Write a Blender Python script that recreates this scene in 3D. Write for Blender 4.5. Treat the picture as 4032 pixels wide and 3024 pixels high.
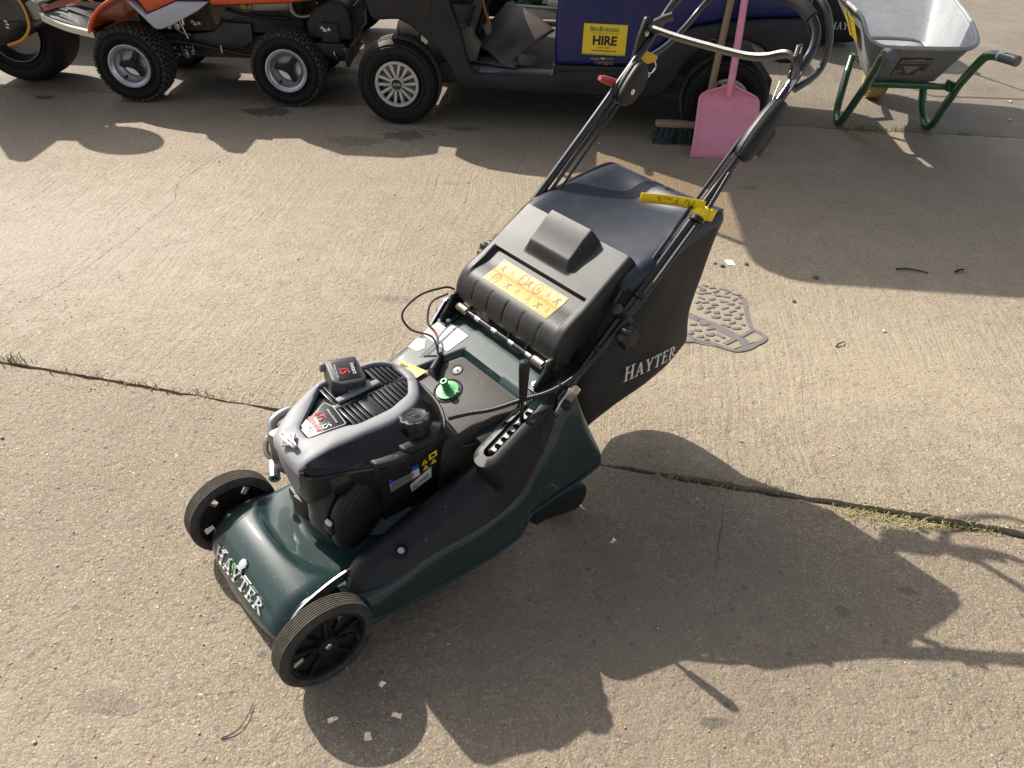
import bpy, math, random
from mathutils import Vector, Matrix, Euler, noise as mnoise

S = bpy.context.scene
for o in list(bpy.data.objects):
    bpy.data.objects.remove(o, do_unlink=True)
COL = S.collection
R = math.radians

# ------------------------------------------------------------------ camera
PITCH, ROLL, CAMH, FPX = R(37.3), R(-1.8), 1.39, 3030.0
cf = Vector((0, math.cos(PITCH), -math.sin(PITCH)))
cu = Vector((0, math.sin(PITCH), math.cos(PITCH)))
cr = Vector((1, 0, 0))
camR = cr*math.cos(ROLL) - cu*math.sin(ROLL)
camU = cr*math.sin(ROLL) + cu*math.cos(ROLL)
cam = bpy.data.cameras.new('camera')
cam.sensor_width = 36.0
cam.lens = 36.0*FPX/4032.0
cam.clip_start, cam.clip_end = 0.05, 2000
camo = bpy.data.objects.new('camera', cam)
COL.objects.link(camo)
m3 = Matrix((camR, camU, -cf)).transposed()
camo.matrix_world = Matrix.Translation((0, 0, CAMH)) @ m3.to_4x4()
S.camera = camo

# ------------------------------------------------------------------ sky, sun, exposure
TO_SUN = Vector((-0.539, 0.510, 0.655)).normalized()
SUN_EL = math.asin(TO_SUN.z)
SUN_ROT = math.atan2(TO_SUN.x, TO_SUN.y)
w = bpy.data.worlds.new('World')
S.world = w
w.use_nodes = True
nt = w.node_tree
nt.nodes.clear()
sky = nt.nodes.new('ShaderNodeTexSky')
sky.sky_type = 'NISHITA'
sky.sun_disc = False
sky.sun_elevation = SUN_EL
sky.sun_rotation = SUN_ROT
sky.air_density = 0.8
sky.dust_density = 3.0
sky.ozone_density = 1.0
bgn = nt.nodes.new('ShaderNodeBackground')
bgn.inputs['Strength'].default_value = 0.10
wo = nt.nodes.new('ShaderNodeOutputWorld')
hsv = nt.nodes.new('ShaderNodeHueSaturation')
hsv.inputs['Saturation'].default_value = 0.45      # the camera's white balance
nt.links.new(sky.outputs[0], hsv.inputs['Color'])
nt.links.new(hsv.outputs[0], bgn.inputs[0])
nt.links.new(bgn.outputs[0], wo.inputs[0])
sl = bpy.data.lights.new('sun', 'SUN')
sl.energy = 3.8
sl.angle = R(0.5)
sl.color = (1.0, 0.94, 0.85)
slo = bpy.data.objects.new('sun', sl)
COL.objects.link(slo)
slo.rotation_euler = (-TO_SUN).to_track_quat('-Z', 'Y').to_euler()
slo.location = TO_SUN*20
S.view_settings.view_transform = 'Standard'
S.view_settings.look = 'None'
S.view_settings.gamma = 1
S.view_settings.use_curve_mapping = False
S.view_settings.exposure = 0.87
S.render.engine = 'CYCLES'

# ------------------------------------------------------------------ small maths
def V(*a): return Vector(a)
def lerp(a, b, t): return a + (b-a)*t
def sstep(a, b, x):
    if a == b: return 1.0 if x >= b else 0.0
    t = max(0.0, min(1.0, (x-a)/(b-a)))
    return t*t*(3-2*t)
def interp(xs, ys, x):
    if x <= xs[0]: return ys[0]
    for i in range(1, len(xs)):
        if x <= xs[i]:
            return lerp(ys[i-1], ys[i], (x-xs[i-1])/(xs[i]-xs[i-1]))
    return ys[-1]
def catmull(pts, k=6, closed=False):
    """Smooth curve through pts (any dimension), k steps per span."""
    P = [Vector(p) for p in pts]
    n = len(P)
    if k <= 1 or n < 3: return P
    out = []
    spans = n if closed else n-1
    for i in range(spans):
        p1, p2 = P[i % n], P[(i+1) % n]
        p0 = P[(i-1) % n] if (closed or i > 0) else p1*2-p2
        p3 = P[(i+2) % n] if (closed or i+2 < n) else p2*2-p1
        for j in range(k):
            t = j/k
            out.append(((p1*2) + (p2-p0)*t + (p0*2-p1*5+p2*4-p3)*t*t + (p1*3-p0-p2*3+p3)*t*t*t)*0.5)
    if not closed: out.append(P[-1].copy())
    return out
def resample(pts, n):
    P = [Vector(p) for p in pts]
    d = [0.0]
    for i in range(1, len(P)): d.append(d[-1]+(P[i]-P[i-1]).length)
    out, j = [], 0
    for i in range(n):
        t = d[-1]*i/(n-1)
        while j < len(d)-2 and d[j+1] < t: j += 1
        s = d[j+1]-d[j]
        out.append(P[j].lerp(P[j+1], 0 if s < 1e-12 else min(1, (t-d[j])/s)))
    return out
def offset2(pts, d):
    """Inset a closed 2-D outline (counter-clockwise) by d."""
    n, out = len(pts), []
    for i in range(n):
        a, b, c = Vector(pts[i-1]), Vector(pts[i]), Vector(pts[(i+1) % n])
        e1, e2 = (b-a), (c-b)
        if e1.length < 1e-9: e1 = e2
        if e2.length < 1e-9: e2 = e1
        e1.normalize(); e2.normalize()
        n1, n2 = Vector((-e1.y, e1.x)), Vector((-e2.y, e2.x))
        m = n1+n2
        if m.length < 1e-6: m = n1
        m.normalize()
        k = 1/max(0.45, m.dot(n1))
        out.append(b+m*d*k)
    return out
def ccw(pts):
    a = sum(pts[i-1][0]*pts[i][1]-pts[i][0]*pts[i-1][1] for i in range(len(pts)))
    return list(pts) if a > 0 else list(reversed(pts))
def rounded(pts, r, k=4):
    """Round the corners of a closed polygon with radius about r."""
    out, n = [], len(pts)
    for i in range(n):
        a, b, c = Vector(pts[i-1]), Vector(pts[i]), Vector(pts[(i+1) % n])
        ra = min(r, (a-b).length*0.45, (c-b).length*0.45)
        p, q = b+(a-b).normalized()*ra, b+(c-b).normalized()*ra
        for j in range(k+1):
            t = j/k
            out.append(p*(1-t)**2+b*2*t*(1-t)+q*t*t)
    return out
def polar(pts, c, n, a0=0.0):
    """Resample a star-shaped outline at n equal angles about c."""
    c = Vector(c); P = [Vector(p)-c for p in pts]; out = []
    for i in range(n):
        a = a0+2*math.pi*i/n
        d = Vector((math.cos(a), math.sin(a))); best = None
        for j in range(len(P)):
            p, q = P[j-1], P[j]
            e = q-p
            den = d.x*e.y-d.y*e.x
            if abs(den) < 1e-12: continue
            t = (p.x*e.y-p.y*e.x)/den
            s = (p.x*d.y-p.y*d.x)/den
            if t > 0 and -1e-6 <= s <= 1+1e-6 and (best is None or t > best): best = t
        out.append(c+d*(best if best else 0.01))
    return out

AX = {'x': (V(0, 1, 0), V(0, 0, 1), V(1, 0, 0)), 'y': (V(0, 0, 1), V(1, 0, 0), V(0, 1, 0)), 'z': (V(1, 0, 0), V(0, 1, 0), V(0, 0, 1))}
XZ = lambda a, b, d: V(a, d, b)
XY = lambda a, b, d: V(a, b, d)
YZ = lambda a, b, d: V(d, a, b)

class MB:
    """Collects shapes and links them as ONE mesh object."""
    def __init__(s): s.v, s.f, s.m = [], [], []
    def add(s, vs, fs, mi=0):
        b = len(s.v)
        s.v.extend(tuple(v) for v in vs)
        for f in fs:
            s.f.append(tuple(i+b for i in f)); s.m.append(mi)
        return s
    def box(s, c, sz, rot=None, mi=0, bev=0.0):
        c = Vector(c); h = [x/2 for x in sz]
        M = rot if isinstance(rot, Matrix) else (Euler(rot).to_matrix() if rot else Matrix.Identity(3))
        b = min(bev, min(h)*0.9)
        if b <= 0:
            vs = [c+M@V(x*h[0], y*h[1], z*h[2]) for x in (-1, 1) for y in (-1, 1) for z in (-1, 1)]
            return s.add(vs, [(0, 1, 3, 2), (4, 6, 7, 5), (0, 4, 5, 1), (2, 3, 7, 6), (0, 2, 6, 4), (1, 5, 7, 3)], mi)
        pts = rounded([(-h[0], -h[1]), (h[0], -h[1]), (h[0], h[1]), (-h[0], h[1])], b, 2)
        return s.prism(pts, -h[2], h[2], lambda a, q, d: c+M@V(a, q, d), mi, bev=b)
    def prism(s, pts, d0, d1, fr=XY, mi=0, bev=0.0):
        pts = ccw([tuple(p)[:2] for p in pts]); n = len(pts)
        if bev > 0:
            ins = offset2(pts, bev); mid = offset2(pts, bev*0.3)
            lv = [(ins, d0), (mid, d0+bev*0.3), (pts, d0+bev), (pts, d1-bev), (mid, d1-bev*0.3), (ins, d1)]
        else: lv = [(pts, d0), (pts, d1)]
        vs = [fr(p[0], p[1], d) for P, d in lv for p in P]
        fs = [tuple(range(n-1, -1, -1)), tuple((len(lv)-1)*n+i for i in range(n))]
        for k in range(len(lv)-1):
            for i in range(n):
                j = (i+1) % n
                fs.append((k*n+i, k*n+j, (k+1)*n+j, (k+1)*n+i))
        a, b, cc = fr(0, 0, 0), fr(1, 0, 0)-fr(0, 0, 0), fr(0, 1, 0)-fr(0, 0, 0)
        if b.cross(cc).dot(fr(0, 0, 1)-a) < 0: fs = [tuple(reversed(f)) for f in fs]
        return s.add(vs, fs, mi)
    def sheet(s, pts, fr, d=0.0, mi=0):
        pts = ccw([tuple(p)[:2] for p in pts])
        return s.add([fr(p[0], p[1], d) for p in pts], [tuple(range(len(pts)))], mi)
    def loft(s, rings, closed=True, cap=True, mi=0):
        n = len(rings[0]); vs = [p for r in rings for p in r]; fs = []
        for k in range(len(rings)-1):
            for i in range(n if closed else n-1):
                j = (i+1) % n
                fs.append((k*n+i, k*n+j, (k+1)*n+j, (k+1)*n+i))
        if cap and closed:
            fs.append(tuple(range(n-1, -1, -1))); fs.append(tuple((len(rings)-1)*n+i for i in range(n)))
        return s.add(vs, fs, mi)
    def tube(s, pts, r, n=10, k=1, mi=0, flat=1.0, closed=False):
        P = catmull(pts, k, closed) if k > 1 else [Vector(p) for p in pts]
        N = len(P)
        rr = r if isinstance(r, (list, tuple)) else [r, r]
        T = []
        for i in range(N):
            a = P[i-1] if (i > 0 or closed) else P[i]
            b = P[(i+1) % N] if (i < N-1 or closed) else P[i]
            t = (b-a)
            T.append(t.normalized() if t.length > 1e-9 else V(0, 0, 1))
        u = T[0].orthogonal().normalized()
        if abs(T[0].z) < 0.95: u = (V(0, 0, 1)-T[0]*T[0].z).normalized()
        rings = []
        for i in range(N):
            u = (u-T[i]*u.dot(T[i])).normalized(); w_ = T[i].cross(u)
            f = i/max(1, N-1)*(len(rr)-1); q = min(int(f), len(rr)-2); rad = lerp(rr[q], rr[q+1], f-q)
            rings.append([P[i]+(u*math.cos(2*math.pi*j/n)*flat+w_*math.sin(2*math.pi*j/n))*rad for j in range(n)])
        if closed:
            rings.append(rings[0])
            return s.loft(rings, True, False, mi)
        return s.loft(rings, True, True, mi)
    def lathe(s, prof, c, axis='z', n=32, mi=0, M=None, cap=True, a0=0, a1=2*math.pi):
        """prof: (radius, height) list; c: centre."""
        e1, e2, e3 = AX[axis] if M is None else (M@V(1, 0, 0), M@V(0, 1, 0), M@V(0, 0, 1))
        c = Vector(c)
        rings = [[c+e3*h+(e1*math.cos(2*math.pi*j/n)+e2*math.sin(2*math.pi*j/n))*max(r, 1e-5) for j in range(n)] for r, h in prof]
        return s.loft(rings, True, cap, mi)
    def grid(s, fn, nu, nv, mi=0):
        vs = [fn(i/(nu-1), j/(nv-1)) for j in range(nv) for i in range(nu)]
        fs = [(j*nu+i, j*nu+i+1, (j+1)*nu+i+1, (j+1)*nu+i) for j in range(nv-1) for i in range(nu-1)]
        return s.add(vs, fs, mi)
    def obj(s, name, mats, parent=None, smooth=38, M=None, solid=0.0, kind=None, fix=True):
        me = bpy.data.meshes.new(name)
        me.from_pydata(s.v, [], s.f)
        mats = mats if isinstance(mats, (list, tuple)) else [mats]
        for m in mats: me.materials.append(m)
        if len(mats) > 1:
            for p, mi in zip(me.polygons, s.m): p.material_index = mi
        if fix:
            import bmesh
            bm = bmesh.new(); bm.from_mesh(me)
            bmesh.ops.recalc_face_normals(bm, faces=bm.faces)
            bm.to_mesh(me); bm.free()
        if smooth:
            me.shade_smooth()
            me.set_sharp_from_angle(angle=R(smooth))
        me.update()
        o = bpy.data.objects.new(name, me)
        COL.objects.link(o)
        if parent: o.parent = parent
        if M is not None: o.matrix_local = M
        if solid:
            md = o.modifiers.new('thick', 'SOLIDIFY'); md.thickness = abs(solid); md.offset = -1 if solid > 0 else 1
        if kind: o['kind'] = kind
        return o

def thing(name, label, cat, M=None, group=None):
    o = bpy.data.objects.new(name, None)
    o.empty_display_size = 0.1
    COL.objects.link(o)
    if M is not None: o.matrix_world = M
    o['label'], o['category'] = label, cat
    if group: o['group'] = group
    return o
def tag(o, label, cat, group=None):
    o['label'], o['category'] = label, cat
    if group: o['group'] = group
    return o
def copy_tree(o, parent=None, keep=None):
    c = o.copy(); COL.objects.link(c)
    if parent: c.parent = parent
    for ch in [x for x in bpy.data.objects if x.parent == o]: copy_tree(ch, c)
    return c

def frame3(o, x, y):
    """4x4 with origin o, x axis along x, y axis in the plane of x and y."""
    x = Vector(x).normalized(); y = Vector(y); z = x.cross(y).normalized(); y = z.cross(x)
    M = Matrix((x, y, z)).transposed().to_4x4(); M.translation = Vector(o)
    return M
def text(name, body, size, M, m, parent, ext=0.0004, off=0.0, align='CENTER', kind=None, shear=0.0, sx=1.0):
    cu_ = bpy.data.curves.new(name, 'FONT')
    cu_.body = body; cu_.size = size; cu_.extrude = ext; cu_.offset = off
    cu_.align_x = align; cu_.align_y = 'CENTER'; cu_.shear = shear; cu_.resolution_u = 3
    cu_.materials.append(m)
    t_ = bpy.data.objects.new(name, cu_)
    me = bpy.data.meshes.new_from_object(t_)
    bpy.data.objects.remove(t_, do_unlink=True)
    if not me.materials: me.materials.append(m)
    o = bpy.data.objects.new(name, me)
    COL.objects.link(o)
    o.parent = parent
    o.matrix_local = M @ Matrix.Diagonal((sx, 1, 1, 1))
    return o

# serif capitals: polygons in a unit-high cell
def _quad(x0, y0, x1, y1): return [(x0, y0), (x1, y0), (x1, y1), (x0, y1)]
def _dg(xa, xb, wd, y0=0.0, y1=1.0): return [(xa-wd/2, y0), (xa+wd/2, y0), (xb+wd/2, y1), (xb-wd/2, y1)]
def _arc(cx, cy, rx, ry, th, th2, a0, a1, n=10):
    o_, i_ = [], []
    for k in range(n+1):
        a = a0+(a1-a0)*k/n
        o_.append((cx+rx*math.cos(a), cy+ry*math.sin(a))); i_.append((cx+(rx-th)*math.cos(a), cy+(ry-th2)*math.sin(a)))
    return o_+i_[::-1]
GL = {
 'H': (0.86, [_quad(.12, 0, .26, 1), _quad(.60, 0, .74, 1), _quad(.2, .48, .66, .55), _quad(.03, 0, .35, .05), _quad(.51, 0, .83, .05), _quad(.03, .95, .35, 1), _quad(.51, .95, .83, 1)]),
 'A': (0.84, [_dg(.14, .40, .07), _dg(.70, .42, .15), _quad(.24, .3, .62, .36), _quad(.02, 0, .28, .05), _quad(.54, 0, .84, .05)]),
 'Y': (0.80, [_dg(.40, .14, .15, .42, 1), _dg(.44, .68, .08, .42, 1), _quad(.34, 0, .48, .47), _quad(.24, 0, .58, .05), _quad(.02, .95, .30, 1), _quad(.56, .95, .80, 1)]),
 'T': (0.74, [_quad(.30, 0, .44, 1), _quad(.04, .92, .70, 1), _quad(.04, .78, .09, .95), _quad(.65, .78, .70, .95), _quad(.2, 0, .54, .05)]),
 'E': (0.70, [_quad(.12, 0, .26, 1), _quad(.03, .93, .60, 1), _quad(.03, 0, .64, .07), _quad(.2, .48, .50, .55), _quad(.55, .8, .60, .95), _quad(.59, .03, .64, .2), _quad(.46, .42, .50, .61)]),
 'R': (0.82, [_quad(.12, 0, .26, 1), _arc(.28, .745, .32, .255, .13, .07, -math.pi/2, math.pi/2), _quad(.03, 0, .36, .05), _quad(.03, .93, .30, 1), [(.30, .5), (.42, .5), (.84, .03), (.84, 0), (.66, 0)]]),
}
def serif(mb, word, fn, h, gap=0.02, thick=0.001, big=1.12):
    """Extruded serif capitals; fn(u, v, d) maps text plane to space. First letter is a little larger."""
    x = 0.0
    for k, ch in enumerate(word):
        wd, polys = GL[ch]
        sc = h*(big if k == 0 else 1.0)
        for q, p in enumerate(polys):
            t = thick*(1+0.06*q)
            mb.prism([(x+a*sc, b*sc) for a, b in p], 0.0, t, fn)
        x += (wd+gap)*sc
    return x
# ------------------------------------------------------------------ materials
MATS = {}
def newmat(name):
    m = bpy.data.materials.new(name); m.use_nodes = True
    t = m.node_tree; b = t.nodes['Principled BSDF']
    return m, t, b
def nd(t, typ, **kw):
    n = t.nodes.new(typ)
    for k, v in kw.items():
        if k in n.inputs: n.inputs[k].default_value = v
        else: setattr(n, k, v)
    return n
def lk(t, a, b): t.links.new(a, b)
def mathn(t, op, a, b=None, c=None, clamp=False):
    n = t.nodes.new('ShaderNodeMath'); n.operation = op; n.use_clamp = clamp
    for i, x in enumerate((a, b, c)):
        if x is None: continue
        if isinstance(x, (int, float)): n.inputs[i].default_value = x
        else: t.links.new(x, n.inputs[i])
    return n.outputs[0]
def ramp(t, fac, stops, interp='LINEAR'):
    n = t.nodes.new('ShaderNodeValToRGB'); cr_ = n.color_ramp; cr_.interpolation = interp
    while len(cr_.elements) < len(stops): cr_.elements.new(0.5)
    for e, (p, c) in zip(cr_.elements, stops):
        e.position = p; e.color = (c, c, c, 1) if isinstance(c, (int, float)) else (*c, 1)
    t.links.new(fac, n.inputs[0])
    return n.outputs[0]
def mixc(t, fac, a, b, blend='MIX'):
    n = t.nodes.new('ShaderNodeMix'); n.data_type = 'RGBA'; n.blend_type = blend
    for sock, x in ((n.inputs[0], fac), (n.inputs[6], a), (n.inputs[7], b)):
        if isinstance(x, (int, float)): sock.default_value = x
        elif isinstance(x, tuple): sock.default_value = (*x, 1) if len(x) == 3 else x
        else: t.links.new(x, sock)
    return n.outputs[2]
def objco(t):
    return t.nodes.new('ShaderNodeTexCoord').outputs['Object']
def nse(t, co, scale, detail=4, rough=0.55, dist=0.0):
    n = nd(t, 'ShaderNodeTexNoise', Scale=scale, Detail=detail, Roughness=rough, Distortion=dist)
    lk(t, co, n.inputs['Vector'])
    return n.outputs['Fac']
def bump(t, b, h, strength, dist):
    n = nd(t, 'ShaderNodeBump', Strength=strength, Distance=dist)
    lk(t, h, n.inputs['Height']); lk(t, n.outputs[0], b.inputs['Normal'])
    return n

def mk(name, col, rough=0.5, metal=0.0, coat=0.0, dust=0.0, grain=0.0, gscale=900, var=0.12, dustcol=(.30, .26, .20), spec=0.5, dscale=9, crough=0.05, flecks=0.0):
    """Paint, plastic, rubber, metal: base colour with slight mottling, dust and fine grain."""
    if name in MATS: return MATS[name]
    m, t, b = newmat(name); co = objco(t)
    n1 = nse(t, co, 14, 5)
    c = mixc(t, n1, tuple(x*(1-var) for x in col), tuple(min(1, x*(1+var)) for x in col))
    if dust > 0:
        n2 = nse(t, co, dscale, 6, 0.65)
        f = ramp(t, n2, [(0.38, 0.0), (0.75, dust)])
        c = mixc(t, f, c, dustcol)
        rr = mathn(t, 'ADD', mathn(t, 'MULTIPLY', f, 0.5), rough, clamp=True)
        lk(t, rr, b.inputs['Roughness'])
    else:
        rr = mathn(t, 'ADD', mathn(t, 'MULTIPLY', n1, 0.14), max(0, rough-0.07), clamp=True)
        lk(t, rr, b.inputs['Roughness'])
    if flecks:
        vf = nd(t, 'ShaderNodeTexVoronoi', Scale=210.0); lk(t, co, vf.inputs['Vector'])
        sf = nd(t, 'ShaderNodeSeparateColor'); lk(t, vf.outputs['Color'], sf.inputs[0])
        f2 = mathn(t, 'MULTIPLY', mathn(t, 'GREATER_THAN', sf.outputs[0], 1-flecks), mathn(t, 'LESS_THAN', vf.outputs['Distance'], mathn(t, 'MULTIPLY', sf.outputs[1], .26)))
        c = mixc(t, mathn(t, 'MULTIPLY', f2, .8), c, (.34, .31, .25))
    lk(t, c, b.inputs['Base Color'])
    b.inputs['Metallic'].default_value = metal
    b.inputs['Specular IOR Level'].default_value = spec
    b.inputs['Coat Weight'].default_value = coat
    b.inputs['Coat Roughness'].default_value = crough
    if grain > 0:
        bump(t, b, nse(t, co, gscale, 2), grain, 0.0006)
    MATS[name] = m
    return m

GREEN = mk('deck green paint', (.006, .027, .026), .5, 0.0, .8, dust=.06, dustcol=(.11, .13, .115), crough=.05, spec=.25, dscale=22, flecks=.05)
BLACKP = mk('black moulded plastic', (.0105, .0105, .0108), .44, spec=.34, grain=.35, dust=.08, gscale=700, dscale=16, dustcol=(.12, .105, .085), flecks=.03)
FLAPM = mk('satin black plastic', (.014, .014, .0137), .42, spec=.35, grain=.45, gscale=1100, dust=.08, var=.08, flecks=.02)
PLATEM = mk('grey black plastic', (.023, .022, .0205), .52, spec=.35, grain=.4, gscale=900, dust=.22, flecks=.05)
GLOSSB = mk('gloss black plastic', (.005, .005, .006), .24, coat=.25, spec=.35, dust=.03)
SILVER = mk('silver painted plastic', (.225, .228, .238), .56, .05, coat=.0, spec=.35, var=.04, crough=.2)
STEEL = mk('bright steel', (.55, .55, .56), .28, 1.0, var=.1)
CHROME = mk('polished steel', (.70, .70, .72), .12, 1.0, var=.05)
DKSTEEL = mk('dull steel', (.26, .255, .25), .42, 1.0, dust=.15)
TUBEM = mk('black lacquered tube', (.008, .008, .009), .16, coat=.5, var=.05)
RUBBER = mk('tyre rubber', (.026, .025, .024), .7, dust=.55, dustcol=(.15, .13, .105), dscale=30)
RUBBERD = mk('dark tyre rubber', (.0065, .0065, .007), .62, spec=.3, dust=.06, dustcol=(.10, .09, .075), dscale=14, grain=.3, gscale=300)
RUBBERL = mk('dusty tread rubber', (.10, .085, .065), .85, dust=.7, dustcol=(.26, .22, .165), dscale=40)
FOAM = mk('black foam', (.012, .012, .012), .8, grain=.6, gscale=500)
LABELW = mk('white label', (.60, .60, .60), .45, var=.02)
LABELY = mk('yellow label', (.52, .315, .045), .5, var=.05)
SIGNY = mk('yellow sign', (.78, .55, .02), .4, var=.03)
TAGY = mk('yellow paper', (.88, .64, .008), .6, var=.03)
INK = mk('black ink', (.012, .012, .012), .5, var=.02)
INKG = mk('green ink', (.02, .16, .05), .5, var=.02)
INKR = mk('red ink', (.55, .03, .03), .45, var=.02)
INKB = mk('blue ink', (.02, .08, .40), .45, var=.02)
WHITEL = mk('white lettering', (.74, .73, .70), .5, var=.04)
ALULET = mk('silver lettering', (.66, .66, .66), .30, .6, var=.05)
GREENP = mk('green plastic', (.06, .34, .10), .4, var=.05)
REDP = mk('red plastic', (.50, .07, .055), .42, var=.05, dust=.08)
NAVY = mk('navy gloss panel', (.003, .010, .092), .32, spec=.35, coat=.15, dust=.03, dustcol=(.15, .13, .12), dscale=5)
CARTPL = mk('charcoal cart plastic', (.010, .0108, .0145), .48, spec=.35, dust=.14, dustcol=(.09, .08, .072), dscale=6, grain=.5, gscale=350)
CARTGREY = mk('grey cart plastic', (.13, .12, .10), .6, dust=.3, dustcol=(.2, .16, .12))
BEIGE = mk('beige seat vinyl', (.50, .38, .26), .5)
HUBM = mk('silver wheel trim', (.52, .51, .49), .34, .35, dust=.15, dustcol=(.2, .17, .14))
RIMM = mk('silver wheel rim', (.60, .60, .62), .28, .75, dust=.05)
ORANGE = mk('orange paint', (.60, .075, .014), .30, coat=.4, dust=.04)
GREYP = mk('light grey panel', (.42, .44, .48), .36, coat=.2, dust=.06)
GALV = None
BARROWG = mk('green tube paint', (.008, .095, .035), .28, coat=.4, dust=.10)
PINK = mk('pink plastic', (.76, .28, .39), .5, dust=.34, dustcol=(.42, .20, .20), dscale=12, grain=.2, gscale=300)
WOOD = mk('weathered wood', (.30, .215, .13), .75, dust=.3, dustcol=(.18, .13, .085), dscale=25)
BRISTLE = mk('green bristle', (.05, .085, .075), .6)
TANRUB = mk('yellowed rubber', (.36, .25, .07), .7, dust=.5, dustcol=(.20, .16, .09), dscale=25)
MACHG = mk('machine green paint', (.012, .12, .035), .4, coat=.2, dust=.15)
CREAM = mk('cream paint', (.62, .55, .40), .5, dust=.2)
MATR = mk('worn rubber mat', (.034, .034, .038), .55, dust=.5, dustcol=(.20, .18, .155), dscale=7, grain=.6, gscale=200)
MUDMAT = mk('dusty rubber pad', (.135, .125, .122), .7, dust=.35, dustcol=(.28, .235, .17), dscale=30)
STRAW = mk('straw', (.52, .42, .25), .8)
GRASSM = mk('grass blades', (.17, .22, .06), .7, var=.5)
GRASSD = mk('dry grass', (.34, .30, .12), .8, var=.3)
TWIG = mk('twig bark', (.03, .024, .02), .8)
DIRT = mk('joint dirt', (.055, .042, .03), .95, grain=1.0, gscale=120)
PAPER = mk('scrap paper', (.70, .68, .62), .7)

# grass-bag fabrics
def fabric(name, col, weave, rough, sc):
    m, t, b = newmat(name); co = objco(t)
    n1 = nse(t, co, 5, 5)
    c = mixc(t, n1, tuple(x*.75 for x in col), tuple(x*1.3 for x in col))
    n3 = nse(t, co, 16, 6, .7)
    c = mixc(t, ramp(t, n3, [(.5, 0), (.85, .22)]), c, (.13, .125, .12))
    lk(t, c, b.inputs['Base Color']); b.inputs['Roughness'].default_value = rough
    b.inputs['Specular IOR Level'].default_value = .45
    wv = nd(t, 'ShaderNodeTexWave', Scale=sc, Distortion=.4); wv.bands_direction = 'Z'
    lk(t, co, wv.inputs['Vector'])
    h = mathn(t, 'ADD', mathn(t, 'MULTIPLY', wv.outputs['Fac'], weave), mathn(t, 'MULTIPLY', nse(t, co, 5, 2), 2.5))
    bump(t, b, h, .5, .0035)
    return m
BAGTOP = fabric('coated bag cloth', (.015, .0185, .029), .0, .40, 120)
BAGSIDE = fabric('woven bag cloth', (.0075, .0075, .0085), 1.0, .62, 110)

def galv():
    m, t, b = newmat('galvanised steel'); co = objco(t)
    vo = nd(t, 'ShaderNodeTexVoronoi', Scale=75.0); lk(t, co, vo.inputs['Vector'])
    sp = nd(t, 'ShaderNodeSeparateColor'); lk(t, vo.outputs['Color'], sp.inputs[0])
    g = ramp(t, sp.outputs[0], [(0, (.26, .275, .29)), (1, (.315, .33, .345))])
    n2 = nse(t, co, 4.5, 6, .65)
    g = mixc(t, ramp(t, n2, [(.45, 0), (.7, .5)]), g, (.42, .42, .42))
    sx = nd(t, 'ShaderNodeSeparateXYZ'); lk(t, co, sx.inputs[0])
    low = ramp(t, sx.outputs[2], [(.29, 1.0), (.40, 0.0)])
    rust = mathn(t, 'MULTIPLY', low, ramp(t, nse(t, co, 11, 6, .7), [(.42, 0), (.62, .8)]))
    g = mixc(t, rust, g, (.20, .10, .045))
    lk(t, g, b.inputs['Base Color']); b.inputs['Metallic'].default_value = .35
    lk(t, mathn(t, 'ADD', mathn(t, 'MULTIPLY', n2, .3), .42), b.inputs['Roughness'])
    bump(t, b, nse(t, co, 9, 3), .25, .006)
    return m
GALV = galv()

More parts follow.
